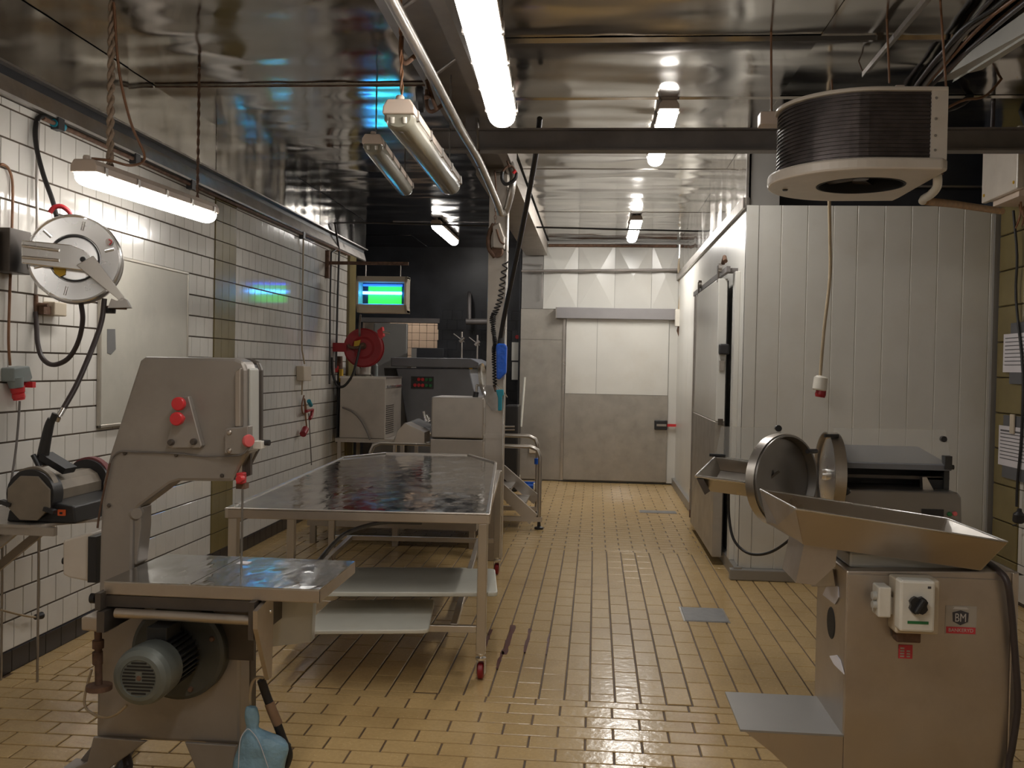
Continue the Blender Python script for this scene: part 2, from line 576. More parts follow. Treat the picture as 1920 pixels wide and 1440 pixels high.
def wavy_sheet(c, w, h, amp, nu, nv, R, seed):
    """Hand-fitted sheet of metal, slightly dented; local x/y plane, face +z."""
    rnd = random.Random(seed)
    vs, fs = [], []
    H = [[(0 if i in (0, nu) or j in (0, nv) else rnd.uniform(-amp, amp)) for i in range(nu + 1)] for j in range(nv + 1)]
    for j in range(nv + 1):
        for i in range(nu + 1):
            vs.append(R @ Vector((-w / 2 + w * i / nu, -h / 2 + h * j / nv, H[j][i])) + Vector(c))
    for j in range(nv):
        for i in range(nu):
            q = j * (nu + 1) + i
            fs.append((q, q + 1, q + nu + 2, q + nu + 1))
    mb = MB().add(vs, fs, True)
    m = len(vs)
    edge = [(-w / 2, -h / 2), (w / 2, -h / 2), (w / 2, h / 2), (-w / 2, h / 2)]
    E0 = [R @ Vector((x, y_, 0)) + Vector(c) for x, y_ in edge]
    E1 = [R @ Vector((x, y_, -0.008)) + Vector(c) for x, y_ in edge]
    mb.add(E0 + E1, [(4, 5, 6, 7)] + [(k, k + 4, (k + 1) % 4 + 4, (k + 1) % 4) for k in range(4)])
    return mb


ys = [-2.6, -1.2, 0.2, 1.6, 3.0, 4.4, 5.8, 7.2, 8.6, 10.0, 11.0, 12.05]
for i, (a, b) in enumerate(zip(ys[:-1], ys[1:])):
    wavy_sheet((XL + 0.022 + 0.004 * (i % 2), (a + b) / 2, (3.075 + ZC) / 2), b - a - 0.004, ZC - 3.075 - 0.01, 0.006, 8, 3, RL, 40 + i).build('cladding_sheet', 'sheet_ceiling', up, fix=False)

# ---- khaki corner post at the end of the tiled wall
post = struct(MB().box(XL - 0.02, XL + 0.03, 11.25, 11.55, 0, 2.93).build('trim_3', 'khaki_tile'))

# ---- ceiling
ceil_ = struct(MB().box(-4.6, 3.3, -2.7, 16.7, ZC + 0.02, ZC + 0.2).build('ceiling', 'dark_paint'))
RD = Matrix(((1, 0, 0), (0, -1, 0), (0, 0, -1)))   # face down


def ceiling_bay(x0, x1, yb, seed, mat):
    for i, (a, b) in enumerate(zip(yb[:-1], yb[1:])):
        w = x1 - x0
        nx = max(1, round(w / 1.9))
        for k in range(nx):
            xa, xb = x0 + w * k / nx, x0 + w * (k + 1) / nx
            wavy_sheet(((xa + xb) / 2, (a + b) / 2, ZC - 0.005 * ((i + k) % 2)), xb - xa - 0.001, b - a - 0.001, 0.006, 9, max(7, round((b - a) * 6)), RD, seed + i * 7 + k).build('ceiling_sheet', mat, ceil_, fix=False)


ceiling_bay(XL + 0.02, -1.0, [-2.6, 0.4, 3.3, 6.15, 9.2, 12.05], 100, 'sheet_ceiling')
ceiling_bay(-0.70, 1.15, [7.65, 8.8, 10.0, 11.2, 12.4, 13.75], 300, 'sheet_ceiling')
ceiling_bay(-0.70, XR, [-2.6, -0.6, 1.2, 2.6, 3.9, 5.35, 6.5, 7.65], 500, 'sheet_ceiling')
ceiling_bay(-4.2, -1.0, [12.05, 13.3, 14.6], 700, 'sheet_ceiling_shaded')
# raised standing seam across the right bay
struct(MB().prism([(5.31, ZC - 0.004), (5.40, ZC - 0.004), (5.37, ZC - 0.022), (5.34, ZC - 0.022)], 'x', -0.70, XR).build('trim_6', 'sheet_ceiling'))
struct(MB().prism([(6.47, ZC - 0.004), (6.53, ZC - 0.004), (6.50, ZC - 0.014)], 'x', -0.70, XR).build('trim_7', 'sheet_ceiling'))
struct(MB().tube([(XL + 0.03, 6.15, ZC - 0.012), (-1.0, 6.15, ZC - 0.012)], 0.006, 6).build('trim_8', 'rust'))

# ---- right wall
wr = struct(MB().box(XR, XR + 0.25, -2.6, 7.6, 0, ZC).build('wall_right', 'grout'))
MB().box(XR - 0.006, XR, -2.6, 5.6, 0, ZC - 0.5).build('plain_field', 'white_tile', wr)
MB().box(XR - 0.006, XR, -2.6, 7.6, ZC - 0.5, ZC).build('upper_field', 'khaki_tile', wr)
RR = Matrix(((0, 0, -1), (-1, 0, 0), (0, 1, 0)))
specs, kspecs = [], []
for n in range(0, 11):
    za, zb = 0.02 + n * 0.265, 0.02 + (n + 1) * 0.265
    for k in range(-1, 7):
        a = 5.6 + (k + (0.5 if n % 2 else 0)) * 0.265
        b = a + 0.265
        a, b = max(a, 5.6), min(b, 7.12)
        if b - a > 0.02:
            specs.append(((XR - 0.008, (a + b) / 2, (za + zb) / 2), b - a - 0.006, 0.258, RR))
    kspecs.append(((XR - 0.018, 7.335, (za + zb) / 2), 0.425, 0.258, RR))
lay_tiles(wr, specs, 'wall_tile', 'white_tile', 0.008, 0.0015)
lay_tiles(wr, kspecs, 'pilaster_tile', 'khaki_tile', 0.018, 0.006)
struct(MB().box(-4.6, 3.3, -2.8, -2.6, 0, ZC).build('wall_back', 'white_tile'))

# ---- cold room: a box of white panels in the right half
XC, YC, ZT = 1.14, 7.60, 2.905
wf = struct(MB().box(XC + 0.02, XR, YC + 0.004, YC + 0.10, 0.0, ZT - 0.003).build('wall_cold_front', 'white_panel'))
xs = [(1.234,1.605)[0], (1.408,1.609)[0], (1.606,1.613)[0], (1.799,1.617)[0], (1.979,1.62)[0], (2.182,1.624)[0], (2.381,1.628)[0], (2.578,1.632)[0], (2.767,1.636)[0], (2.962,1.64)[0], 3.0]
MB().box(XC, xs[0] - 0.002, YC - 0.004, YC + 0.03, 0.09, ZT).build('corner_trim', 'white_panel', wf)
for a, b in zip(xs[:-1], xs[1:]):
    MB().prism([(a + 0.0005, YC + 0.005), (a + 0.005, YC), (b - 0.005, YC), (b - 0.0005, YC + 0.005)], 'z', 0.09, ZT).build('wall_panel', 'white_panel', wf)
MB().box(2.985, XR - 0.002, YC - 0.03, YC + 0.02, 0, ZT).build('edge_trim', 'grey_panel', wf)
ws = struct(MB().box(XC + 0.012, XC + 0.10, YC + 0.02, 13.75, 0.0, ZT - 0.003).build('wall_cold_side', 'white_panel'))
yy = YC + 0.004
while yy < 13.7:
    nb = min(yy + 1.15, 13.75)
    MB().box(XC, XC + 0.014, yy, nb - 0.004, 0.09, ZT).build('wall_panel', 'white_panel', ws)
    yy = nb
kb = struct(MB().box(XC - 0.07, XR, YC - 0.06, YC + 0.02, 0, 0.088).build('baseboard_cold', 'grey_panel', bevel=0.01))
struct(MB().box(XC - 0.04, XC + 0.02, YC - 0.05, 13.75, 0, 0.10).build('baseboard_cold_side', 'grey_panel'))
tc = struct(MB().box(XC - 0.03, XC + 0.02, YC, 13.75, ZT - 0.02, ZT + 0.06).build('trim_4', 'galvanised'))
wu = struct(MB().box(XC, XC + 0.03, YC + 0.02, 13.75, ZT + 0.05, ZC).build('wall_over_side', 'dark_paint'))
for i in range(5):
    a = YC + 0.02 + i * 1.22
    wavy_sheet((XC - 0.008, a + 0.61, (ZT + 0.06 + ZC) / 2), 1.215, ZC - ZT - 0.065, 0.006, 8, 3, RR, 900 + i).build('cladding_sheet', 'sheet_ceiling', wu, fix=False)
wo = struct(MB().box(XC + 0.28, XR, YC + 0.35, YC + 0.40, ZT, ZC).build('wall_void_shade', 'dark_paint'))  # dark panel whose colour stands for the shade of the open void
MB().box(XC, XC + 0.25, YC + 0.02, YC + 0.05, ZT, ZC - 0.05).build('cladding_sheet', 'grey_panel', wo)
MB().box(XC - 0.008, XC + 0.012, YC - 0.004, YC + 0.03, ZT, ZC - 0.05).build('corner_bead', 'steel_bright', wo)
MB().box(XC + 0.05, XR, YC + 0.30, YC + 0.34, ZT + 0.2, ZT + 0.215).build('shelf_rail', 'galvanised', wo)
MB().box(XC + 0.05, XR, YC + 0.02, YC + 0.36, ZT - 0.02, ZT + 0.005).build('roof_panel', 'dark_paint', wo)

# ---- far wall with cross-broken metal sheets
YF = 13.75
wfar = struct(MB().box(-1.09, 1.24, YF + 0.02, YF + 0.2, 0, ZC).build('wall_far', 'grey_panel'))
sx = [-1.08, (-0.77,2.907)[0], (-0.276,2.913)[0], (0.246,2.919)[0], (0.763,2.925)[0], 1.14]
for i, (a, b) in enumerate(zip(sx[:-1], sx[1:])):
    zb, zt = 2.46, 3.40
    c = ((a + b) / 2, YF - (0.035 if i else 0.006), (zb + zt) / 2)
    P = [(a + 0.002, YF, zb), (b - 0.002, YF, zb), (b - 0.002, YF, zt), (a + 0.002, YF, zt)]
    Bk = [(p[0], YF + 0.02, p[2]) for p in P]
    MB().add(P + [c] + Bk, [(0, 1, 4), (1, 2, 4), (2, 3, 4), (3, 0, 4), (0, 5, 6, 1), (1, 6, 7, 2), (2, 7, 8, 3), (3, 8, 5, 0)]).build('wall_sheet', 'white_panel' if i else 'grey_panel', wfar)
MB().box(-1.08, -0.47, YF - 0.01, YF + 0.02, 2.02, 2.455).build('wall_sheet', 'door_steel', wfar)
MB().box(-1.08, -0.47, YF - 0.01, YF + 0.02, 0.02, 2.016).build('wall_sheet', 'door_steel', wfar)
MB().box(1.02, 1.14, YF - 0.06, YF + 0.02, 0.02, 2.45).build('jamb', 'white_panel', wfar)
MB().box(-0.47, -0.435, YF - 0.03, YF + 0.02, 0.02, 2.33).build('jamb', 'steel', wfar)
tl = struct(MB().box(-0.58, 1.10, YF - 0.16, YF + 0.01, 2.32, 2.475).build('trim_5', 'lintel_grey', bevel=0.006))
MB().box(-0.58, -0.565, YF - 0.165, YF - 0.155, 2.32, 2.475).build('end_cap', 'galvanised', tl)
d1 = struct(MB().box(-0.43, 1.02, YF - 0.07, YF - 0.01, 0.03, 2.31).build('door_1', 'grey_panel'))
MB().box(-0.425, 0.01, YF - 0.082, YF - 0.06, 1.26, 2.32).build('door_panel', 'white_panel', d1)
MB().box(0.014, 1.015, YF - 0.082, YF - 0.06, 1.26, 2.32).build('door_panel', 'white_panel', d1)
MB().box(-0.43, 1.02, YF - 0.085, YF - 0.06, 0.04, 1.255).build('kick_plate', 'door_steel', d1)
hd = MB().box(*sorted(((0.841,0.841)[0], (1.019,0.845)[0])), YF - 0.13, YF - 0.08, (0.924,0.776)[1], (0.921,0.911)[1]).build('handle_box', 'black_plastic', d1, bevel=0.01)
MB().box((0.87,0.842)[0], (1.004,0.845)[0], YF - 0.14, YF - 0.125, (0.923,0.828)[1], (0.922,0.858)[1]).build('grip', 'steel', hd)
MB().box((1.019,0.845)[0], (1.145,0.849)[0], YF - 0.12, YF - 0.10, (1.086,0.825)[1], (1.085,0.862)[1]).build('lever', 'red_plastic', hd)

# ---- dark recess behind the tiled wall, with an opening to a lit tiled room
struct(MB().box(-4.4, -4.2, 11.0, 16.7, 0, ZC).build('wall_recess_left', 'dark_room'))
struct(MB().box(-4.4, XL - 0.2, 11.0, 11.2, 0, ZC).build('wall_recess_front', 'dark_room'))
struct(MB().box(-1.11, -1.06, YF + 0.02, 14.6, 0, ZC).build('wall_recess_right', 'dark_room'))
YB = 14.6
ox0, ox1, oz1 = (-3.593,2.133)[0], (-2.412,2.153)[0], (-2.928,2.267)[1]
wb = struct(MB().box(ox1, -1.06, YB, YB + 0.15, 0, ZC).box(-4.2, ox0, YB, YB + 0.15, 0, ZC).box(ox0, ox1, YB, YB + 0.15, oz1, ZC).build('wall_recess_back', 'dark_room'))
RB = Matrix(((1, 0, 0), (0, 0, -1), (0, 1, 0)))     # face towards -y
specs = []
for i in range(9):
    for j in range(16):
        specs.append(((ox1 + 0.06 + i * 0.152 + 0.076 * (j % 2), YB - 0.004, 0.1 + j * 0.153), 0.147, 0.147, RB))
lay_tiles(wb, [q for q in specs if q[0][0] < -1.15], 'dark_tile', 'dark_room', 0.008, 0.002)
MB().box(ox0 - 0.05, ox1 + 0.02, YB - 0.04, YB + 0.02, oz1, oz1 + 0.07).build('lintel', 'beam_dark', wb)
wp = struct(MB().box(-4.2, -1.0, 16.4, 16.6, 0, ZC).build('wall_inner', 'grout'))
specs = []
for i in range(9):
    for j in range(9):
        specs.append((((-3.193,2.211)[0] - 0.3 + i * 0.13, 16.392, 1.72 + j * 0.13), 0.124, 0.124, RB))
lay_tiles(wp, specs, 'wall_tile', 'pink_tile', 0.008, 0.0015)
d2 = struct(MB().box((-3.402,2.133)[0], (-2.872,2.141)[0], YB - 0.09, YB - 0.04, 0.02, (-3.155,2.251)[1]).build('door_2', 'grey_panel', bevel=0.02))

# ================================================================ FOREGROUND MACHINES
# ---- drains
dr = thing('drain_cover', 'square grey metal drain cover in the floor near the hopper machine', 'drain cover', (0.75, 6.44, 0), 'floor drain covers')
MB().box(0.612, 0.886, 6.262, 6.612, -0.004, 0.005).build('plate', 'drain_steel', dr, bevel=0.002)
MB().box(0.60, 0.898, 6.25, 6.624, -0.006, 0.002).build('rim', 'galvanised', dr)
dr = thing('drain_cover', 'wide grey metal drain cover in the floor before the white far door', 'drain cover', (0.74, 11.03, 0), 'floor drain covers')
MB().box(0.54, 0.94, 10.94, 11.12, -0.004, 0.005).build('plate', 'drain_steel', dr, bevel=0.002)
MB().box(0.53, 0.95, 10.93, 11.13, -0.006, 0.002).build('rim', 'galvanised', dr)

# ---- band saw
YS = 3.50
saw = thing('band_saw', 'tall grey-brown meat band saw with red knobs and steel table', 'band saw', (-1.6, 3.56, 0))
head = [(-1.716,1.613), (-1.695,1.629), (-1.347,1.63), (-1.312,1.617), (-1.299,1.585), (-1.294,1.273), (-1.346,1.166), (-1.557,1.161),
        (-1.593,1.148), (-1.709,1.06), (-1.733,1.031), (-1.734,0.734), (-1.313,0.731), (-1.304,0.174), (-1.87,0.169), (-1.868,0.688), (-1.865,0.953), (-1.857,1.146), (-1.829,1.259)]
MB().prism(head, 'y', YS, YS + 0.11).build('frame', 'saw_paint', saw, bevel=0.012)
dm = [(-1.703,1.605), (-1.687,1.62), (-1.347,1.62), (-1.312,1.605), (-1.303,1.581), (-1.299,1.303), (-1.341,1.212), (-1.568,1.205), (-1.734,1.099), (-1.81,1.259)]
MB().prism(dm, 'y', YS + 0.11, YS + 0.145).build('door_seal', 'black_rubber', saw)
dm2 = [(-1.716,1.617), (-1.695,1.629), (-1.345,1.63), (-1.308,1.615), (-1.297,1.585), (-1.293,1.297), (-1.341,1.204), (-1.568,1.197), (-1.734,1.091), (-1.821,1.259)]
MB().prism(dm2, 'y', YS + 0.145, YS + 0.18).build('wheel_door', 'saw_dark', saw, bevel=0.008)
MB().prism([(-1.864,0.698), (-1.313,0.721), (-1.305,0.187), (-1.866,0.177)], 'y', YS + 0.11, YS + 0.18).build('wheel_door', 'saw_dark', saw, bevel=0.008)
# white right edge of the upper wheel cover
MB().prism([(-1.297,1.593), (-1.291,1.585), (-1.286,1.284), (-1.292,1.273)], 'y', YS + 0.012, YS + 0.105).build('cover_edge', 'tray_white', saw)
# fillet behind the throat
MB().prism([(-1.738,1.026), (-1.709,1.056), (-1.708,0.979), (-1.722,0.836), (-1.735,0.836)], 'y', YS + 0.01, YS + 0.10).build('throat_web', 'saw_paint', saw, bevel=0.004)
# tension plate with two knobs
tp = MB().prism([(-1.53,1.483), (-1.51,1.483), (-1.456,1.299), (-1.466,1.29), (-1.59,1.287), (-1.596,1.297), (-1.551,1.472)], 'y', YS - 0.03, YS + 0.002).build('tension_plate', 'saw_paint', saw, bevel=0.004)
for px_, py_ in ((322, 829), (364, 828)):
    q = {322: (-1.573,3.47,1.31), 364: (-1.486,3.47,1.315)}[px_]
    MB().lathe([(0, 0.02), (0.009, 0.02), (0.012, 0.012), (0.012, 0)], q, (0, -1, 0), 16).build('bolt', 'saw_dark', tp)
for q in ((-1.531,3.44,1.456), (-1.532,3.43,1.401)):
    kn = MB().lathe([(0, 0.022), (0.022, 0.021), (0.025, 0.016), (0.025, 0.0), (0.010, -0.005), (0.010, -0.04)], q, (0, -1, 0), 28).build('knob', 'red_plastic', saw)
# blade guard and guide post
MB().prism([(-1.334,1.58), (-1.314,1.593), (-1.311,1.374), (-1.331,1.373)], 'y', YS - 0.028, YS + 0.002).build('guide_post', 'steel_warm', saw, bevel=0.003)
gb = MB().prism([(-1.362,1.368), (-1.303,1.374), (-1.273,1.38), (-1.272,1.285), (-1.302,1.271), (-1.361,1.275)], 'y', YS - 0.05, YS + 0.002).build('guide_block', 'saw_paint', saw, bevel=0.004)
for q in ((-1.344,3.45,1.353), (-1.343,3.45,1.286)):
    MB().lathe([(0, 0.009), (0.007, 0.006), (0.010, 0)], q, (0, -1, 0), 14).build('bolt', 'steel_warm', gb)
kb_ = MB().lathe([(0, 0.02), (0.021, 0.018), (0.024, 0.010), (0.021, 0.0), (0, 0)], (-1.273,3.44,1.326), (0.8, -0.6, 0), 24).build('knob', 'pink_red', saw)
sw = MB().box((-1.274,1.298)[0], (-1.239,1.299)[0], YS + 0.0, YS + 0.05, (-1.26,1.29)[1], (-1.26,1.32)[1]).build('limit_switch', 'white_plastic', saw, bevel=0.003)
MB().lathe([(0, 0.03), (0.011, 0.03), (0.011, 0)], (-1.25,3.54,1.312), (1, -0.15, 0), 14).build('plunger', 'black_plastic', sw)
MB().prism([(-1.342,1.264), (-1.317,1.265), (-1.315,1.173), (-1.34,1.168)], 'y', YS + 0.01, YS + 0.04).build('guard_bar', 'steel', saw)
MB().prism([(-1.318,1.263), (-1.296,1.272), (-1.294,1.187), (-1.317,1.178)], 'y', YS + 0.04, YS + 0.06).build('guard_bar', 'saw_dark', saw)
cl = MB().lathe([(0, 0.03), (0.012, 0.03), (0.014, 0.02), (0.014, 0)], (-1.302,3.47,1.182), (0, -1, 0), 18).build('guide_clamp', 'red_plastic', saw)
MB().box((-1.331,1.142)[0], (-1.296,1.143)[0], YS - 0.01, YS + 0.03, (-1.319,1.14)[1], (-1.319,1.161)[1]).build('clamp_foot', 'rust', cl)
MB().box((-1.328,1.192)[0], (-1.301,1.193)[0], YS - 0.02, YS + 0.02, (-1.319,1.159)[1], (-1.32,1.201)[1]).build('clamp_body', 'red_plastic', cl, bevel=0.004)
# blade from the guide down through the table
bz = (-1.324,1.157)
MB().box(bz[0] - 0.001, bz[0] + 0.0015, YS + 0.03, YS + 0.048, 0.60, bz[1] + 0.03).build('blade', 'steel_dark', saw)
# wire along the head
MB().tube([(-1.823,3.49,1.223), (-1.809,3.49,1.25), (-1.782,3.49,1.267), (-1.721,3.49,1.267), (-1.627,3.49,1.267), (-1.534,3.49,1.264), (-1.461,3.49,1.258), (-1.361,3.47,1.264), (-1.294,3.44,1.273), (-1.266,3.44,1.299), (-1.262,3.46,1.313)], 0.0035, 6, smooth=4).build('switch_wire', 'cable_grey', saw)
MB().tube([(-1.823,3.49,1.223), (-1.843,3.49,1.128), (-1.861,3.49,1.036), (-1.869,3.49,0.975)], 0.004, 6, smooth=4).build('switch_wire', 'rust', saw)
for q in ((-1.768,3.495,1.261), (-1.567,3.495,1.26), (-1.828,3.495,1.061), (-1.388,3.495,1.187)):
    MB().lathe([(0, 0.006), (0.006, 0.004), (0.008, 0)], q, (0, -1, 0), 12).build('screw', 'saw_dark', saw)
# round boss at bottom of throat
MB().lathe([(0.0, 0.02), (0.02, 0.02), (0.028, 0.012), (0.028, 0)], (-1.731,3.52,1.032), (0.5, -1, 0), 18).build('boss', 'saw_paint', saw)
# table
zt = 0.835
tpoly = [(-1.709,3.232), (-0.933,3.244), (-0.935,3.734), (-1.77,3.741)]
a0, a1, a2, a3 = [Vector((*q, zt)) for q in tpoly]
sx_ = -1.395
def tb(qs, name, mat, par, z0, z1, bev=0):
    return MB().prism(qs, 'z', z0, z1).build(name, mat, par, bevel=bev)
yf = (a0.y + a1.y) / 2
yb_ = (a2.y + a3.y) / 2
tabl = tb([(a0.x, yf), (sx_ - 0.002, yf), (sx_ - 0.002, yb_), (a0.x, yb_)], 'saw_table', 'steel_wet', saw, zt - 0.004, zt)
tb([(sx_ + 0.002, yf), (a1.x, yf), (a1.x, yb_), (sx_ + 0.002, yb_)], 'saw_table', 'steel_wet', saw, zt - 0.004, zt)
tb([(a0.x, yf - 0.001), (a1.x, yf - 0.001), (a1.x, yf + 0.012), (a0.x, yf + 0.012)], 'table_lip', 'steel_warm', saw, zt - 0.048, zt - 0.001, 0.004)
tb([(a1.x - 0.012, yf), (a1.x, yf), (a1.x, yb_), (a1.x - 0.012, yb_)], 'table_lip', 'steel_warm', saw, zt - 0.048, zt - 0.001, 0.002)
tb([(a0.x, yf), (a0.x + 0.012, yf), (a0.x + 0.012, yb_), (a0.x, yb_)], 'table_lip', 'steel_warm', saw, zt - 0.048, zt - 0.001, 0.002)
MB().box(sx_ + 0.03, sx_ + 0.075, YS + 0.09, YS + 0.14, zt, zt + 0.003).build('meat_scrap', 'paper', saw)
# guide rail and brackets below the table
rl_a, rl_b = (-1.654,3.22,0.729), (-1.154,3.22,0.723)
MB().tube([rl_a, rl_b], 0.017, 14).build('fence_rail', 'steel_warm', saw)
MB().prism([(3.167,0.77), (3.327,0.794), (3.33,0.74), (3.332,0.702), (3.324,0.494), (3.296,0.493), (3.17,0.707)], 'x', -1.142, -1.126).build('side_bracket', 'steel_warm', saw)
MB().box(-1.40, -1.25, YS - 0.02, YS + 0.004, 0.50, 0.76).build('rear_shield', 'saw_dark', saw)
MB().prism([(-1.72, 0.74), (-1.70, 0.74), (-1.70, 0.80), (-1.72, 0.80)], 'y', 3.20, YS).build('table_arm', 'saw_dark', saw)
MB().prism([(-1.17, 0.66), (-1.15, 0.66), (-1.15, 0.79), (-1.17, 0.79)], 'y', 3.20, YS).build('table_arm', 'saw_dark', saw)
MB().box(-1.70, -1.17, 3.24, YS, 0.745, 0.785).build('table_support', 'saw_dark', saw)
for q in ((-1.137,3.2,0.762), (-1.13,3.3,0.737)):
    MB().lathe([(0, 0.01), (0.007, 0.007), (0.009, 0)], q, (1, 0, 0), 10).build('bolt', 'steel_bright', saw)
# catch bin under the right half of the table
bn = MB()
bn.slab([(-1.193,3.5,0.72), (-1.042,3.52,0.729), (-1.046,3.52,0.568), (-1.195,3.5,0.551)], 0.004)
bn.slab([(-1.042,3.52,0.729), (-1.104,3.78,0.669), (-1.11,3.78,0.508), (-1.046,3.52,0.568)], 0.004)
bn.build('scrap_chute', 'tray_white', saw)
# clamp column at the left
cc = MB().prism([(-1.809,0.693), (-1.793,0.699), (-1.713,0.693), (-1.704,0.651), (-1.718,0.641), (-1.808,0.647)], 'y', 3.27, 3.36).build('clamp_head', 'steel_warm', saw, bevel=0.006)
MB().tube([(-1.771,3.32,0.633), (-1.766,3.32,0.422)], 0.013, 12).tube([(-1.77,3.32,0.6), (-1.77,3.32,0.571)], 0.020, 12).tube([(-1.772,3.32,0.558), (-1.771,3.32,0.513)], 0.018, 12).build('clamp_spindle', 'rust', saw)
MB().lathe([(0, 0.0), (0.045, 0.002), (0.045, 0.02), (0, 0.022)], (-1.764,3.32,0.418), (0, 0, 1), 18).build('clamp_base', 'rust', saw)
MB().box((-1.713,0.705)[0], (-1.685,0.706)[0], 3.20, 3.50, (-1.701,0.663)[1], (-1.702,0.736)[1]).build('clamp_arm', 'saw_dark', saw)
# motor with flange, fins and fan cowl
mc = (-1.526,3.45,0.532)
mcx, mcz = mc[0], mc[2]
MB().lathe([(0, 0.035), (0.165, 0.035), (0.178, 0.028), (0.18, 0.02), (0.18, -0.06), (0, -0.06)], (mcx, YS - 0.03, mcz), (0, -1, 0), 48).build('motor_flange', 'flange_grey', saw)
for a in (0.4, 1.97, 3.54, 5.1):
    MB().lathe([(0, 0.012), (0.008, 0.01), (0.011, 0)], (mcx + 0.145 * math.cos(a), YS - 0.064, mcz + 0.145 * math.sin(a)), (0, -1, 0), 12).build('bolt', 'rust', saw)
mo = MB().lathe([(0.0, 0.0), (0.080, 0.0), (0.080, 0.24), (0, 0.24)], (mcx, YS - 0.05, mcz), (0, -1, 0), 40).build('motor', 'motor_dark', saw)
fn = MB()
for k in range(30):
    a = 2 * math.pi * k / 30
    ca, sa = math.cos(a), math.sin(a)
    nx, nz = -sa * 0.0022, ca * 0.0022
    p = lambda r, y_: [(mcx + ca * r + nx, y_, mcz + sa * r + nz), (mcx + ca * r - nx, y_, mcz + sa * r - nz)]
    q0, q1, q2, q3 = p(0.078, YS - 0.08), p(0.096, YS - 0.08), p(0.096, YS - 0.27), p(0.078, YS - 0.27)
    fn.hexa([q0[0], q0[1], q3[1], q3[0], q1[0], q1[1], q2[1], q2[0]])
fn.build('cooling_fins', 'motor_dark', mo)
MB().box(mcx - 0.045, mcx + 0.03, YS - 0.22, YS - 0.10, mcz + 0.085, mcz + 0.135).build('terminal_box', 'motor_dark', mo, bevel=0.004)
cw = MB().lathe([(0.098, -0.10), (0.101, -0.05), (0.101, 0.0), (0.094, 0.022), (0.078, 0.032), (0.064, 0.034), (0.062, 0.030), (0.0, 0.030)], (mcx, YS - 0.335, mcz), (0, -1, 0), 48).build('fan_cowl', 'motor_grey', mo)
slots = MB()
for k in range(10):
    zz = -0.052 + k * 0.0115
    hw = math.sqrt(max(0.0004, 0.058 ** 2 - zz ** 2))
    for xa, xb in (((-hw, -0.012), (0.012, hw)) if 3 < k < 7 else ((-hw, hw),)):
        slots.box(mcx + xa, mcx + xb, YS - 0.3670, YS - 0.3640, mcz + zz - 0.003, mcz + zz + 0.003)
slots.build('vent_slots', 'fan_dark', cw)
MB().lathe([(0, 0.004), (0.008, 0.003), (0.010, 0)], (mcx, YS - 0.364, mcz), (0, -1, 0), 14).build('centre_screw', 'rust', cw)
# white isolator box on the far side of the column
iso = MB().prism([(-2.058,0.905), (-1.953,0.936), (-1.936,0.938), (-1.933,0.745), (-2.03,0.758), (-2.057,0.77)], 'y', 3.58, 3.70).build('isolator_box', 'cooler_white', saw, bevel=0.008)
MB().box((-1.944,0.87)[0], (-1.911,0.872)[0], 3.56, 3.70, (-1.931,0.749)[1], (-1.934,0.927)[1]).build('isolator_base', 'black_plastic', iso)
MB().lathe([(0, 0.02), (0.014, 0.02), (0.014, 0)], (-2.069,3.64,0.812), (-1, 0, 0), 14).build('isolator_button', 'black_plastic', iso)
MB().lathe([(0, 0.02), (0.02, 0.02), (0.02, 0)], (-1.941,3.62,0.673), (-1, 0, 0), 14).build('door_hinge', 'black_plastic', saw)
# splayed feet of folded sheet
def foot(poly, y0, y1, nm='foot'):
    MB().prism(poly, 'y', y0, y1).build(nm, 'saw_paint', saw, bevel=0.004)
foot([(-1.865,0.185), (-1.654,0.18), (-1.81,0.061), (-1.985, 0.0), (-2.05, 0.0), (-1.889,0.087)], 3.47, 3.485)
foot([(-1.508,0.184), (-1.305,0.182), (-1.32,0.089), (-1.30, 0.0), (-1.37, 0.0), (-1.461,0.081)], 3.47, 3.485)
foot([(-1.92, 0.14), (-1.75, 0.14), (-1.95, 0.0), (-2.03, 0.0)], 3.665, 3.68)
foot([(-1.55, 0.14), (-1.36, 0.14), (-1.29, 0.0), (-1.36, 0.0)], 3.665, 3.68)
MB().box(-2.05, -1.97, 3.47, 3.68, 0.0, 0.008).build('foot_plate', 'saw_paint', saw)
MB().box(-1.38, -1.28, 3.47, 3.68, 0.0, 0.008).build('foot_plate', 'saw_paint', saw)
# yellow-brown motor lead
MB().tube([(-1.599,3.2,0.414), (-1.644,3.22,0.375), (-1.724,3.3,0.329), (-1.833,3.42,0.289), (-1.892,3.46,0.302), (-1.893,3.46,0.353), (-1.869,3.46,0.445)], 0.005, 8, smooth=5).build('motor_lead', 'cable_beige', saw)

# ---- black hose with tan tape leaning on the saw
hs = thing('rubber_hose', 'black rubber hose with tan taped joint hanging at the band saw', 'hose', (-1.108,3.5,0.096))
HP = [(-1.212,3.46,0.436), (-1.194,3.47,0.374), (-1.162,3.47,0.296), (-1.134,3.48,0.213), (-1.11,3.48,0.145), (-1.18, 3.55, 0.02), (-1.25, 3.9, 0.016)]
MB().tube(HP, 0.016, 12, smooth=5).build('hose_body', 'black_rubber', hs)
MB().tube([(-1.183,3.468,0.349), (-1.17,3.468,0.318), (-1.151,3.475,0.269)], 0.0185, 12, smooth=3).build('tape_sleeve', 'tan_tape', hs)
hk = tag(MB().tube([(-1.245,3.44,0.332), (-1.246,3.44,0.392), (-1.239,3.44,0.432), (-1.221,3.44,0.452), (-1.204,3.46,0.445)], 0.0055, 8, smooth=5).build('wire_hook', 'cable_beige'), 'cream bent hook holding the pale blue bag', 'hook')
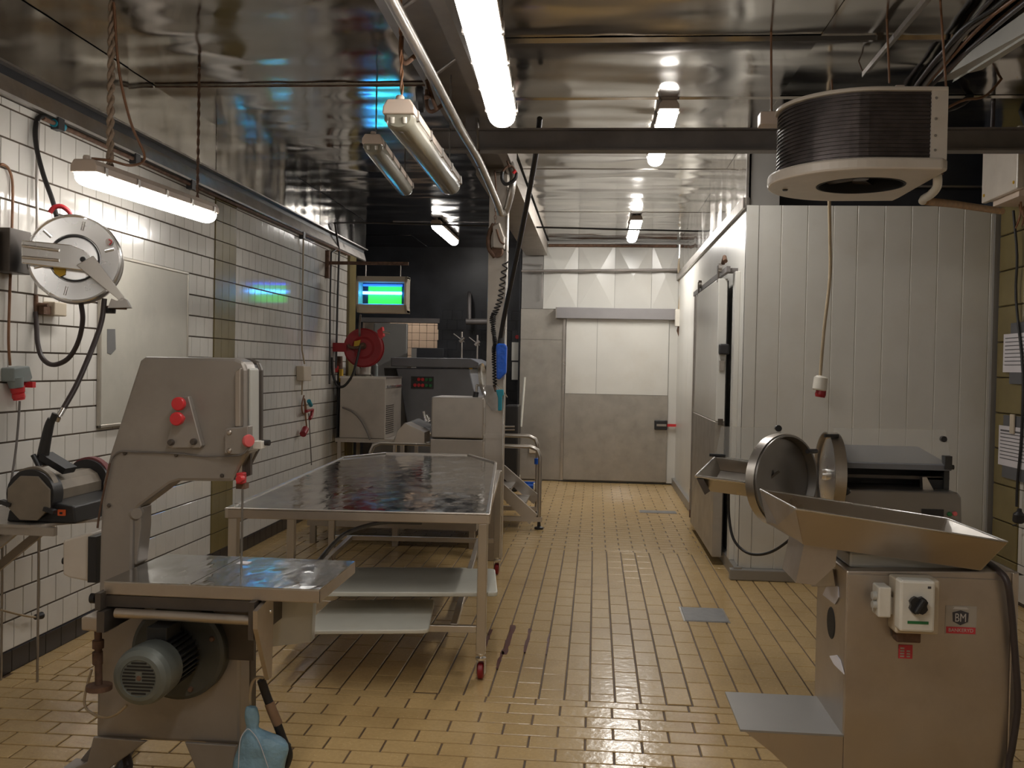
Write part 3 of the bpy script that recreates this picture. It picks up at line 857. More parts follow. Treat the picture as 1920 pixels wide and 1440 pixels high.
# second hose at the saw's left foot
tag(MB().tube([(-1.78,3.6,0.118), (-1.791,3.58,0.088), (-1.771,3.56,0.034), (-1.80, 3.52, 0.02), (-1.9, 3.9, 0.02)], 0.018, 12, smooth=5).build('hose', 'hose_brown'), 'dark brown hose under the left foot of the band saw', 'hose')
# ---- pale blue plastic bag
bag = thing('plastic_bag', 'crumpled pale blue plastic bag hanging by the band saw foot', 'bag', (-1.183,3.42,0.126))
import bmesh as _bm
bm = _bm.new()
prof = [(1322, 458, 478), (1330, 456, 482), (1345, 455, 486), (1358, 458, 485), (1366, 461, 482), (1374, 452, 502), (1384, 447, 535), (1396, 443, 548), (1412, 438, 545), (1432, 434, 540), (1455, 432, 536), (1480, 436, 525)]
PXW = 3.42 / 1803.9
zc0 = (-1.184,3.42,0.244)
rings = []
rnd = random.Random(5)
for py_, xl, xr in prof:
    zc_ = zc0[2] - (py_ - 1380) * PXW
    cx_ = zc0[0] + ((xl + xr) / 2 - 495) * PXW
    rx_ = (xr - xl) / 2 * PXW
    ry_ = min(rx_ * 0.75, 0.05)
    rings.append([bm.verts.new((cx_ + rx_ * math.cos(a) * rnd.uniform(0.93, 1.05), 3.42 + ry_ * math.sin(a) * rnd.uniform(0.75, 1.1), zc_ + rnd.uniform(-0.004, 0.004))) for a in [2 * math.pi * k / 20 for k in range(20)]])
for A, B in zip(rings[:-1], rings[1:]):
    for k in range(20):
        f = bm.faces.new((A[k], A[(k + 1) % 20], B[(k + 1) % 20], B[k]))
        f.smooth = True
bm.faces.new(rings[0]); bm.faces.new(rings[-1][::-1])
_bm.ops.recalc_face_normals(bm, faces=bm.faces)
me = bpy.data.meshes.new('bag_body'); bm.to_mesh(me); bm.free(); me.materials.append(MATS['bag_blue'])
bo = link('bag_body', me, bag)
sd = bo.modifiers.new('smooth', 'SUBSURF'); sd.levels = 1; sd.render_levels = 1
MB().tube([(-1.257,3.36,0.146), (-1.256,3.37,0.24), (-1.24,3.385,0.276), (-1.222,3.385,0.275), (-1.185,3.37,0.24), (-1.146,3.36,0.153)], 0.0015, 5, smooth=5).build('drawstring', 'paper', bag)

# ---- steel work table
tbl = thing('work_table', 'long wet stainless steel work table with chamfered far corners on castors', 'table', (-1.25, 6.3, 0))
ZT_ = 0.86
FLc, FRc = (-1.885, 4.79), (-0.522, 4.885)
TP = [FLc, FRc, (-0.757,7.523), (-1.058,8.136), (-1.773,8.068), (-2.026,7.596)]
MB().prism(TP, 'z', ZT_ - 0.006, ZT_ - 0.002).build('table_top', 'steel_wet', tbl)
# raised rounded rim round the top
cen = Vector((sum(p[0] for p in TP) / 6, sum(p[1] for p in TP) / 6))
for i in range(6):
    a, b = Vector(TP[i]), Vector(TP[(i + 1) % 6])
    n2 = Vector((-(b - a).y, (b - a).x)).normalized()
    if n2.dot(cen - a) < 0:
        n2 = -n2
    q = [a, b, b + n2 * 0.022, a + n2 * 0.022]
    zup = 0.010 if i in (3, 4, 2) else 0.004
    MB().prism([tuple(v) for v in q], 'z', ZT_ - 0.05, ZT_ + zup).build('rim', 'steel_warm' if i == 0 else 'steel', tbl, bevel=0.004)
ux = (Vector(FRc) - Vector(FLc)).normalized()
uy = Vector((-ux.y, ux.x))
def at_t(s, t):
    v = Vector(FRc) - ux * s + uy * t
    return v.x, v.y
def leg(s, t, z0=0.135, z1=ZT_ - 0.05, w=0.024):
    c = at_t(s, t)
    return MB().prism([(c[0] + dx, c[1] + dy) for dx, dy in ((-w, -w), (w, -w), (w, w), (-w, w))], 'z', z0, z1).build('leg', 'steel', tbl, bevel=0.003)
legs = [(0.035, 0.03), (1.325, 0.03), (0.035, 2.55), (1.325, 2.55), (1.325, 1.25)]
for i, (s_, t_) in enumerate(legs):
    leg(s_, t_)
    c = at_t(s_, t_)
    ca = MB().lathe([(0, 0.0), (0.026, 0), (0.026, -0.006), (0.012, -0.01), (0.012, -0.02), (0.028, -0.022), (0.028, -0.032), (0, -0.032)], (c[0], c[1], 0.137), (0, 0, 1), 18).build('caster', 'steel_bright', tbl)
    for fx in (-0.0215, 0.0215):
        MB().box(c[0] + fx - 0.0025, c[0] + fx + 0.0025, c[1] - 0.015, c[1] + 0.03, 0.03, 0.108).build('fork', 'steel', ca)
    MB().lathe([(0, -0.016), (0.036, -0.016), (0.045, -0.010), (0.045, 0.010), (0.036, 0.016), (0, 0.016)], (c[0], c[1] + 0.012, 0.045), (1, 0, 0), 24).build('wheel', 'red_paint', ca)
def bar(p, q, z, w=0.017, nm='stretcher', mat='steel'):
    a, b = Vector(p), Vector(q)
    n2 = Vector((-(b - a).y, (b - a).x)).normalized() * w
    return MB().prism([tuple(a + n2), tuple(b + n2), tuple(b - n2), tuple(a - n2)], 'z', z - w, z + w).build(nm, mat, tbl, bevel=0.002)
bar(at_t(0.06, 0.03), at_t(1.30, 0.03), 0.262)
bar(at_t(0.06, 2.55), at_t(1.30, 2.55), 0.262)
bar(at_t(0.18, 0.05), at_t(0.18, 2.53), 0.262)
bar(at_t(1.18, 0.05), at_t(1.18, 2.53), 0.262)
bar(at_t(0.035, 0.62), at_t(1.325, 0.62), 0.385)
bar(at_t(0.035, 0.06), at_t(0.035, 2.53), 0.80)
bar(at_t(1.325, 0.06), at_t(1.325, 2.53), 0.80)

def board(pts, z0, z1, label):
    return tag(MB().prism(pts, 'z', z0, z1).build('cutting_board', 'board_white', bevel=0.006), label, 'cutting board', 'white cutting boards under the table')
def round_poly(P, r, n=4):
    out = []
    m = len(P)
    for i in range(m):
        a, b, c = Vector(P[i - 1]), Vector(P[i]), Vector(P[(i + 1) % m])
        d0, d1 = (a - b).normalized() * r, (c - b).normalized() * r
        for k in range(n + 1):
            t = k / n
            out.append(tuple((b + d0) * (1 - t) ** 2 + b * 2 * t * (1 - t) + (b + d1) * t * t))
    return out
board(round_poly([(-1.46, 4.87), (-0.489, 5.03), (-0.565, 5.62), (-1.50, 5.50)], 0.03), 0.403, 0.428, 'long white plastic cutting board jutting out past the table leg')
board(round_poly([(-1.42, 4.60), (-0.80, 4.715), (-0.875, 5.34), (-1.44, 5.22)], 0.04), 0.280, 0.302, 'lowest white plastic cutting board lying under the steel work table')
board(round_poly([(-1.42, 5.62), (-0.75, 5.70), (-0.80, 6.2), (-1.44, 6.1)], 0.03), 0.280, 0.305, 'greyish cutting board lying furthest back beneath the steel work table')
tag(MB().tube([(-1.793,6.2,0.311), (-1.808,6.6,0.35), (-1.772,6.9,0.387), (-1.602,7.2,0.412), (-1.329,7.4,0.389)], 0.016, 10, smooth=4).build('hose', 'grey_machine'), 'dark grey hose slung beneath the steel work table', 'hose')

# ---- hopper machine (front right)
hm = thing('hopper_machine', 'stainless steel machine with tilted hopper tray and white isolator switch', 'machine', (1.13, 3.5, 0))
BX0, BX1, BY0, BY1, BZ = 0.853, 1.402, 3.30, 3.72, 0.955
MB().prism([(BX0 + 0.0, 0.0), (BX0, BZ), (BX1, BZ + 0.018), (BX1, 0.0)], 'y', BY0 + 0.004, BY1).build('cabinet', 'steel_warm', hm, bevel=0.006)
MB().box(BX0 + 0.004, BX1 - 0.02, BY0 - 0.002, BY0 + 0.006, 0.03, BZ - 0.01).build('front_panel', 'steel_warm', hm, bevel=0.002)
MB().box(BX1 - 0.018, BX1 + 0.004, BY0 - 0.006, BY0 + 0.02, 0.0, BZ + 0.016).build('corner_strip', 'steel_warm', hm, bevel=0.004)
# foot step at the left side
sf = MB().box(0.515, BX0 + 0.004, 3.30, 3.685, 0.395, 0.402).build('step_plate', 'grey_panel', hm)
MB().prism([(0.53, 0.396), (BX0 + 0.002, 0.396), (BX0 + 0.002, 0.10), (0.74, 0.22), (0.62, 0.33)], 'y', 3.302, 3.312).build('step_gusset', 'steel_warm', sf)
MB().prism([(0.53, 0.396), (BX0 + 0.002, 0.396), (BX0 + 0.002, 0.10), (0.74, 0.22)], 'y', 3.67, 3.68).build('step_gusset', 'steel_warm', sf)
# openings and bright patches on the left side
MB().lathe([(0.0, 0.002), (0.052, 0.002), (0.056, 0.0), (0.056, -0.004)], (0.852,3.49,0.73), (-1, 0, 0), 28).build('side_hole', 'fan_dark', hm)
MB().slab([(0.849,3.614,0.801), (0.849,3.516,0.876), (0.849,3.395,0.88), (0.849,3.384,0.846), (0.849,3.432,0.81)][::-1], 0.003).build('torn_sticker', 'paper', hm)
MB().slab([(0.849,3.489,0.612), (0.849,3.393,0.644), (0.849,3.342,0.641), (0.849,3.289,0.61), (0.849,3.426,0.602)][::-1], 0.003).build('torn_sticker', 'paper', hm)
# hopper tray, tilted down to the right
NL, NR = Vector((0.666,3.22,1.169)), Vector((1.333,3.22,1.084))
BR_, BL_ = Vector((1.342,3.78,1.073)), Vector((0.643,3.78,1.162))
nl, nr = Vector((0.71,3.3,1.04)), Vector((1.284,3.3,0.976))
br_ = nr + Vector((-0.02, 0.38, 0.005)); bl_ = nl + Vector((-0.06, 0.36, 0.015))
def wall_(name, q, mat='steel_warm', th=0.003):
    return MB().slab(q, th).build(name, mat, hm)
wall_('hopper_front', [NL, NR, nr, nl], 'steel_warm')
wall_('hopper_back', [BL_, BR_, br_, bl_][::-1], 'steel')
wall_('hopper_right', [NR, BR_, br_, nr], 'steel')
lm = Vector((0.667,3.52,1.068))
wall_('hopper_left', [BL_, NL, nl, lm], 'steel_warm')
wall_('hopper_left', [BL_, lm, nl, bl_], 'steel_warm')
wall_('hopper_floor', [nl, nr, br_, bl_], 'steel')
MB().tube([NL, NR, BR_, BL_, NL], 0.004, 6).build('hopper_rim', 'steel_bright', hm)
MB().box(0.875, 1.33, 3.36, 3.66, BZ, BZ + 0.055).build('hopper_seat', 'tray_white', hm, bevel=0.01)
# outlet chute at the left
ch = MB()
P0 = [(0.72,3.34,1.037), (0.83,3.34,1.019), (0.825,3.34,0.961), (0.759,3.34,0.895), (0.695,3.34,0.9)]
P1 = [tuple(Vector(q) + Vector((0.0, 0.24, 0.0))) for q in P0]
n5 = len(P0)
ch.add(P0 + P1, [tuple(range(n5)), tuple(range(2 * n5 - 1, n5 - 1, -1))] + [(i, n5 + i, n5 + (i + 1) % n5, (i + 1) % n5) for i in range(n5)])
ch.build('outlet_chute', 'steel_warm', hm)
MB().prism([(3.456,0.928), (3.784,0.88), (3.775,0.795), (3.414,0.877)], 'x', 0.845, 0.86).build('chute_bracket', 'steel_warm', hm)
# isolator switch
ib = MB().box((0.99,0.855)[0], (1.126,0.86)[0], 3.215, 3.302, (1.057,0.774)[1], (1.052,0.951)[1]).build('isolator_back', 'cream_plastic', hm, bevel=0.006)
SWX0, SWX1 = (0.989,0.874)[0], (1.098,0.879)[0]
SZ0, SZ1 = (1.039,0.792)[1], (1.035,0.957)[1]
MB().box(SWX0, SWX1, 3.17, 3.23, SZ0, SZ1).build('isolator_cover', 'white_plastic', ib, bevel=0.008)
kx, kz = (1.042,0.881)
MB().prism([(kx + r_ * math.cos(a) , kz + r_ * math.sin(a)) for k in range(16) for r_, a in ((0.030 if k % 4 else 0.024, 2 * math.pi * k / 16),)], 'y', 3.152, 3.172).build('dial', 'black_plastic', ib)
MB().obox((kx, 3.146, kz), (0.014, 0.022, 0.05), ry=0.5).build('dial_grip', 'black_plastic', ib, bevel=0.004)
MB().box((1.013,0.822)[0], (1.078,0.824)[0], 3.1685, 3.1705, (1.043,0.819)[1], (1.043,0.828)[1]).build('green_label', 'green_plastic', ib)
MB().box((1.073,0.937)[0], (1.083,0.938)[0], 3.1685, 3.1705, (1.078,0.934)[1], (1.078,0.941)[1]).build('printed_mark', 'logo_dark', ib)
MB().box((1.003,0.752)[0], (1.08,0.755)[0], 3.24, 3.29, (1.038,0.738)[1], (1.037,0.773)[1]).build('gland', 'rust', ib, bevel=0.004)
pb = MB().box((0.937,0.873)[0], (0.978,0.874)[0], 3.225, 3.30, (0.959,0.821)[1], (0.956,0.921)[1]).build('push_button_box', 'white_plastic', hm, bevel=0.005)
MB().box((0.966,0.865)[0], (1.009,0.867)[0], 3.25, 3.295, (0.984,0.827)[1], (0.983,0.883)[1]).build('connector', 'white_plastic', pb)
for q in ((0.935,3.25,0.887), (0.936,3.25,0.857)):
    MB().lathe([(0, 0.014), (0.013, 0.012), (0.015, 0.0)], q, (-1, -0.1, 0), 16).build('push_button', 'tray_white', pb)


def flat_text(body, c, h, mat, parent, name, xs=1.0, axis='y', align='CENTER'):
    """Printed lettering as a thin mesh facing the room (-y, or -x for axis 'x')."""
    cu = bpy.data.curves.new(name, 'FONT')
    cu.body = body
    cu.align_x = align
    cu.align_y = 'CENTER'
    cu.size = h
    cu.extrude = 0.0003
    tmp = bpy.data.objects.new(name, cu)
    COL.objects.link(tmp)
    dg = bpy.context.evaluated_depsgraph_get()
    me = bpy.data.meshes.new_from_object(tmp.evaluated_get(dg))
    bpy.data.objects.remove(tmp)
    out = []
    for v in me.vertices:
        x, y_, z_ = v.co
        v.co = (c[0] + x * xs, c[1] - z_, c[2] + y_) if axis == 'y' else (c[0] - z_, c[1] - x * xs, c[2] + y_)
    me.materials.clear()
    me.materials.append(MATS[mat])
    return link(name, me, parent)


stk = MB().box((1.175,0.808)[0], (1.275,0.813)[0], 3.2965, 3.2985, (1.224,0.757)[1], (1.221,0.853)[1]).build('logo_sticker', 'sticker_clear', hm)
lx, lz = (1.223,0.809)
MB().prism([(lx - 0.026, lz + 0.022), (lx, lz + 0.030), (lx + 0.026, lz + 0.022), (lx + 0.024, lz - 0.008), (lx, lz - 0.020), (lx - 0.024, lz - 0.008)], 'y', 3.2950, 3.2966).build('logo_shield', 'logo_dark', stk)
flat_text('BM', (lx, 3.2945, lz + 0.004), 0.040, 'logo_pale', stk, 'logo_letters', 0.72)
MB().prism([(lx - 0.026, lz + 0.033), (lx + 0.026, lz + 0.033), (lx + 0.020, lz + 0.040), (lx - 0.020, lz + 0.040)], 'y', 3.2950, 3.2966).build('logo_arc', 'logo_pale', stk)
tx0, tx1 = (1.178,0.773)[0], (1.272,0.778)[0]
tz0, tz1 = (1.225,0.761)[1], (1.224,0.783)[1]
MB().box(tx0, tx1, 3.2950, 3.2966, tz0, tz1).build('name_strip', 'sticker_red', stk)
flat_text('BANKERYD', ((tx0 + tx1) / 2, 3.2945, (tz0 + tz1) / 2), 0.0165, 'logo_pale', stk, 'name_letters', 0.95)
rs = MB().box((1.027,0.692)[0], (1.072,0.694)[0], 3.2955, 3.2985, (1.05,0.67)[1], (1.049,0.716)[1]).build('red_sticker', 'sticker_red', hm)
for i in range(4):
    x0_, z0_ = (1.032,0.692)[0], (1.05,0.675)[1] + 0.009 * i
    MB().box(x0_, x0_ + 0.013, 3.2945, 3.2957, z0_, z0_ + 0.005).build('print_line', 'sticker_clear', rs)
    MB().box(x0_ + 0.021, x0_ + 0.032, 3.2945, 3.2957, z0_, z0_ + 0.005).build('print_line', 'sticker_clear', rs) if i < 3 else None
tag(MB().tube([(1.359,3.45,0.977), (1.346,3.32,0.974), (1.357,3.27,0.946), (1.373,3.27,0.859), (1.388,3.27,0.719), (1.402,3.27,0.544), (1.389,3.27,0.403), (1.378,3.27,0.314), (1.36, 3.22, 0.03), (1.6, 3.3, 0.012)], 0.011, 10, smooth=5).build('power_cable', 'hose_brown'), 'thick dark power cable draped down the hopper machine', 'cable')
MB().prism([(1.361,0.937), (1.404,0.969), (1.477,0.938)], 'y', 3.42, 3.62).build('rear_cowl', 'black_rubber', hm)

# ---- slicer behind, with hinged round blade guards
sl = thing('slicing_machine', 'stainless slicing machine with two open round blade covers and feed trays', 'machine', (1.75, 5.9, 0))
YSL = 5.70
MB().box((1.475,0.693)[0], (2.07,0.714)[0], 5.72, 6.25, 0.0, (1.802,0.751)[1]).build('pedestal', 'steel_warm', sl, bevel=0.01)
# left feed tray, open top
def tray(Pf, Pb, bf, bb, name, mat):
    t = MB()
    L0, R0, R1, L1 = [Vector(q) for q in (*Pf, *Pb)]
    l0, r0, r1_, l1 = [Vector(q) for q in (*bf, *bb)]
    for q in ([L0, R0, r0, l0], [L1, R1, r1_, l1], [L0, L1, l1, l0], [R0, R1, r1_, r0], [l0, r0, r1_, l1]):
        t.slab(q, 0.004)
    o = t.build(name, mat, sl)
    MB().tube([L0, R0], 0.009, 8).tube([L1, R1], 0.009, 8).tube([L0, L1], 0.006, 8).build('tray_rim', 'steel_bright', o)
    return o
tray(((0.58,5.55,1.014), (0.883,5.55,0.984)), ((0.974,6,1.064), (0.745,6,1.087)), ((0.669,5.62,0.926), (0.941,5.62,0.897)), ((0.968,5.95,0.991), (0.769,5.95,1.011)), 'feed_tray', 'steel')
MB().prism([(0.588,1.001), (0.624,1.002), (0.664,0.933), (0.635,0.911)], 'y', 5.54, 5.60).build('tray_foot', 'saw_dark', sl)
# acrylic guard over it
ga = MB().slab([(0.782,6.05,1.273), (1.149,6.05,1.269), (1.132,6,1.17), (0.997,5.98,1.054), (0.745,5.98,1.086)], 0.006).build('splash_guard', 'acrylic', sl)
MB().lathe([(0, 0.02), (0.02, 0.02), (0.02, -0.01)], (1.127,6.04,1.272), (0, -1, 0), 14).build('guard_knob', 'black_plastic', ga)
MB().tube([(0.703,5.95,1.104), (0.799,5.95,1.1)], 0.010, 8).build('guard_hinge', 'black_plastic', ga)
# left round cover: a shallow dish turned a little to the left
def dish(c, r, axis, name, mat, depth, par):
    return MB().lathe([(0, 0.0), (r * 0.90, 0.0), (r * 0.93, -0.004), (r * 0.96, depth), (r, depth), (r, -0.012), (0, -0.012)], c, axis, 48).build(name, mat, par)
d1_ = dish((1.068,5.62,1.002), 0.258, (0.62, -0.785, 0.03), 'blade_cover', 'steel_dark', 0.055, sl)
MB().lathe([(0.260, -0.02), (0.265, -0.02), (0.265, 0.04), (0.260, 0.04)], (1.068,5.62,1.002), (0.62, -0.785, 0.03), 48).build('cover_band', 'steel', d1_)
MB().obox((0.992,5.58,1.002), (0.16, 0.012, 0.012), ry=-0.7).build('cover_bar', 'saw_dark', d1_)
# right round housing seen almost edge-on
d2_ = MB().lathe([(0, -0.02), (0.235, -0.02), (0.25, 0.0), (0.252, 0.035), (0.26, 0.035), (0.26, -0.03), (0, -0.03)], (1.4,5.85,1.008), (-0.998, -0.02, 0.02), 48).build('blade_housing', 'steel', sl)
MB().lathe([(0, 0.0), (0.19, 0.0), (0.21, 0.01), (0.0, 0.03)], Vector((1.406,5.85,1.021)) + Vector((-0.01, -0.005, 0)), (-0.998, -0.02, 0.02), 40).build('blade', 'steel_bright', d2_)
MB().lathe([(0, 0.05), (0.03, 0.05), (0.04, 0.0)], Vector((1.397,5.84,1.015)), (-0.998, -0.02, 0.02), 20).build('blade_hub', 'steel_bright', d2_)
MB().tube([(1.223,5.65,1.166), (1.287,5.72,1.162)], 0.014, 8).build('cover_hinge', 'black_plastic', sl)
MB().tube([(1.333,5.72,1.253), (1.416,5.74,1.254)], 0.010, 8).build('guard_pin', 'black_plastic', sl)
# right feed section: sloping hood, dark well, base with panel
HX0, HX1 = (1.465,5.85,1.112)[0], (2.089,5.85,1.129)[0]
zA, zB, zC = (1.868,1.174)[1], (1.779,1.089)[1], (1.774,1.059)[1]
MB().add([(HX0, 6.15, zA), (HX1 - 0.09, 6.15, zA), (HX1, 5.83, zB), (HX0, 5.83, zB), (HX0, 5.83, zC), (HX1, 5.83, zC), (HX1, 6.2, zC), (HX0, 6.2, zC)],
         [(0, 3, 2, 1), (3, 4, 5, 2), (1, 2, 5, 6), (0, 1, 6, 7), (0, 7, 4, 3), (4, 7, 6, 5)]).build('feed_hood', 'grey_machine', sl)
zD = (1.783,0.937)[1]
MB().box(HX0, HX1 - 0.02, 6.10, 6.16, zD, zC).build('well_wall', 'motor_dark', sl)
MB().box(HX1 - 0.03, HX1, 5.86, 6.10, zD, zC).build('well_wall', 'motor_dark', sl)
MB().box(HX0, HX1, 5.86, 6.14, zD - 0.02, zD).build('well_floor', 'motor_dark', sl)
MB().box(HX0, HX1 - 0.01, 5.88, 5.91, (1.729,0.999)[1], (1.729,1.018)[1]).build('guide_bar', 'saw_dark', sl)
MB().slab([(1.919,5.86,1.019), (1.943,5.86,1.02), (1.985,5.86,0.945), (1.924,5.86,0.944)], 0.05).build('food_pusher', 'steel', sl)
MB().prism([(1.966,1.01), (2.097,1.014), (2.093,0.941), (1.998,0.938), (1.976,0.956)], 'y', 5.88, 5.96).build('pusher_arm', 'black_plastic', sl)
zE, zF = (1.744,0.946)[1], (1.81,0.717)[1]
BX = ((1.438,5.72,0.906)[0], (2.11,5.72,0.927)[0])
MB().prism([(BX[0], zF), (BX[0], zE - 0.04), (BX[0] + 0.05, zE), (BX[1] - 0.02, zE), (BX[1], zE - 0.03), (BX[1] + 0.01, zF)], 'y', 5.72, 6.25).build('machine_base', 'steel_dark', sl, bevel=0.01)
cp = MB().box((1.89,0.829)[0], (2.011,0.833)[0], 5.712, 5.722, (1.953,0.788)[1], (1.952,0.846)[1]).build('control_panel', 'black_plastic', sl)
MB().lathe([(0, 0.015), (0.012, 0.012), (0.014, 0)], (2.074,5.72,0.824), (0, -1, 0), 14).build('stop_button', 'pink_red', cp)
MB().lathe([(0, 0.015), (0.012, 0.012), (0.014, 0)], (2.045,5.72,0.82), (0, -1, 0), 14).build('start_button', 'green_plastic', cp)
gb2 = MB().slab([(1.443,5.98,1.284), (2.099,5.98,1.29), (2.096,5.84,1.067), (1.445,5.84,1.074)], 0.006).build('splash_guard', 'acrylic', sl)
MB().lathe([(0, 0.02), (0.018, 0.02), (0.018, -0.01)], (2.075,5.94,1.238), (0, -1, 0), 14).build('guard_knob', 'black_plastic', gb2)
MB().tube([(2.05,5.84,1.079), (2.105,5.84,1.08)], 0.014, 10).build('hood_handle', 'black_plastic', sl)
MB().tube([(1.423,5.7,0.964), (1.437,5.66,0.957), (1.459,5.66,0.927)], 0.018, 10).build('clamp_lever', 'black_plastic', sl)
MB().box((2.049,1.104)[0], (2.089,1.105)[0], 5.82, 5.88, (2.069,1.067)[1], (2.066,1.145)[1]).build('hinge_block', 'motor_dark', sl)
tag(MB().tube([(0.886,6.4,0.816), (0.893,6.4,0.659), (0.917,6.35,0.528), (0.979,6.3,0.459), (1.047,6.2,0.457), (1.128,6.1,0.503), (1.213,6,0.6), (1.35, 5.95, 0.75), (1.50, 5.9, 0.8)], 0.009, 8, smooth=5).build('machine_cable', 'black_rubber'), 'black cable looping down below the slicing machine tray', 'cable')

# ================================================================ LAMPS
def tube_lamp(label, c, lit, rz=0.0, rx=0.0, ry=0.0, L=1.56, group='long tube lamps', gland=True, rods=0.0):
    """Waterproof twin-tube luminaire; c is the middle of its top, length along local y."""
    lens_mat = 'lamp_lens_off'
    if lit:
        lens_mat = 'lamp_lens_on_%d' % lit
        if lens_mat not in MATS:
            M(lens_mat, (0.9, 0.9, 0.88), 0.4, var=0.0, emit=LAMP_COLOR, estr=float(lit))
    root = thing('tube_lamp', label, 'lamp', c, group, local=True, rot=(rx, ry, rz))
    h = L / 2
    hp = [(-0.068, -0.062), (0.068, -0.062), (0.066, -0.03), (0.048, 0.0), (-0.048, 0.0), (-0.066, -0.03)]
    ho = MB().prism(hp, 'y', -h, h).build('housing', 'lamp_housing', root, bevel=0.006)
    n = 10
    prof = [(0.064 * math.cos(math.pi * k / n), -0.062 - 0.066 * math.sin(math.pi * k / n) ** 0.75) for k in range(n + 1)]
    ends = [(-h + 0.012, 0.80), (-h + 0.03, 0.96), (-h + 0.06, 1.0), (h - 0.06, 1.0), (h - 0.03, 0.96), (h - 0.012, 0.80)]
    vs, fs = [], []
    for yy_, s_ in ends:
        vs += [(x * s_, yy_, -0.062 + (z + 0.062) * s_) for x, z in prof]
    m = n + 1
    for i in range(len(ends) - 1):
        for k in range(n):
            fs.append((i * m + k, i * m + k + 1, (i + 1) * m + k + 1, (i + 1) * m + k))
    mb = MB().add(vs, fs, True)
    mb.add(vs[:m], [tuple(range(m))])
    mb.add(vs[-m:], [tuple(range(m - 1, -1, -1))])
    mb.build('lens', lens_mat, root)
    if not lit:
        for sx_ in (-0.026, 0.026):
            MB().tube([(sx_, -h + 0.10, -0.085), (sx_, h - 0.10, -0.085)], 0.013, 10).build('tube', 'white_plastic', root)
            MB().tube([(sx_, -h + 0.006, -0.075), (sx_, -h + 0.014, -0.098)], 0.010, 8).build('end_cap', 'white_plastic', root)
    for k in range(5):
        yy_ = -h + 0.09 + (L - 0.18) * k / 4
        for sx_ in (-1, 1):
            MB().prism([(0.064 * sx_, -0.075), (0.075 * sx_, -0.070), (0.073 * sx_, -0.03), (0.060 * sx_, -0.022), (0.062 * sx_, -0.04)], 'y', yy_ - 0.012, yy_ + 0.012).build('clip', 'galvanised', root)
    if rods:
        for y_ in (-0.6, 0.6):
            MB().tube([(0, y_, -0.003), (0, y_, rods)], 0.005, 6).build('hanger_rod', 'galvanised', root)
    if gland:
        MB().lathe([(0.0, 0.022), (0.014, 0.022), (0.018, 0.016), (0.018, 0)], (0, -h + 0.035, 0.0), (0, 0, 1), 14).build('cable_gland', 'lamp_housing', root)
    return root


LZ = ZC - 0.012
lampL = tube_lamp('lit tube lamp hanging on ropes beside the white tiled wall', (-2.492, 5.24, 2.604), 10, rx=0.03, rz=0.01)
big = tube_lamp('largest lit tube lamp, hanging nearest overhead under the girder', (-0.428, 3.70, 2.848), 13, rz=0.036)
r1_ = tube_lamp('lit tube lamp on the metal ceiling partly behind the cross beam', (0.452, 7.28, LZ), 28, rz=0.0)
r2__ = tube_lamp('lit tube lamp on the metal ceiling before the white far door', (0.44, 12.1, LZ), 44, rz=0.0)
l3_ = tube_lamp('small lit tube lamp deep in the dark left part of the ceiling', (-2.0, 12.55, LZ), 13, rz=0.0)
off1 = tube_lamp('unlit tube lamp hanging beside the overhead pipe', (-0.85, 4.75, 2.725), False, rz=0.01)
off2 = tube_lamp('dim unlit tube lamp hanging high beside the blue ceiling reflection', (-1.50, 6.85, 3.09), False, rz=0.06)
tube_lamp('lit tube lamp in the room behind the dark doorway', (-3.1, 15.6, LZ), 22, rz=0.0)
tube_lamp('lit tube lamp right above the viewer in the aisle', (-0.36, 1.55, 2.85), 20, rz=0.0, rods=ZC - 2.85)
tube_lamp('lit tube lamp over the aisle behind the viewer', (-0.30, -1.1, 2.85), 18, rz=0.0, rods=ZC - 2.85)


def strand(name, label, cat, pts, r, mat, seg=8, smooth=4, group=None):
    return tag(MB().tube(pts, r, seg, smooth=smooth).build(name, mat), label, cat, group)


# ropes, chains and wires that hold the lamps
def rope(label, a, b, r, mat):
    A, B = Vector(a), Vector(b)
    n = max(8, int((B - A).length / 0.02))
    mb = MB()
    for ph in (0, math.pi):
        mb.tube([A.lerp(B, i / n) + Vector((math.cos(i * 1.1 + ph), math.sin(i * 1.1 + ph), 0)) * r * 0.8 for i in range(n + 1)], r * 0.75, 6)
    return tag(mb.build('rope', mat), label, 'rope', 'lamp hangers')
rope('thick twisted rope holding the near end of the left lamp', (-2.485, 4.72, 2.585), (-2.485, 4.72, ZC), 0.014, 'rope')
rope('thin rusty line holding the far end of the left lamp', (-2.485, 5.80, 2.618), (-2.485, 5.80, ZC), 0.007, 'rust')
rope('wire holding the near end of the unlit lamp by the pipe', (-0.845, 4.06, 2.735), (-0.86, 4.0, ZC), 0.006, 'cable_brown')
rope('wire holding the far end of the unlit lamp by the pipe', (-0.855, 5.45, 2.72), (-0.855, 5.45, ZC), 0.004, 'cable_grey')
rope('wire holding the near end of the dim high lamp', (-1.46, 6.2, 3.085), (-1.46, 6.2, ZC), 0.004, 'cable_grey')
rope('wire holding the far end of the dim high lamp', (-1.53, 7.5, 3.085), (-1.53, 7.5, ZC), 0.004, 'cable_grey')
for i, (x_, y_) in enumerate(((-0.405, 3.1), (-0.45, 4.3))):
    rope(('rod holding the near end of the biggest lamp', 'rod holding the far end of the biggest lamp')[i], (x_, y_, 2.845), (x_, y_, ZC), 0.005, 'galvanised')
strand('lamp_cable', 'brown cable curling into the top of the left lamp', 'cable', [(-2.49, 4.55, 2.60), (-2.43, 4.62, 2.605), (-2.40, 4.78, 2.615), (-2.38, 4.88, 2.68), (-2.43, 4.82, 2.85), (-2.46, 4.75, 3.1), (-2.465, 4.70, ZC - 0.01)], 0.007, 'cable_brown', smooth=6)

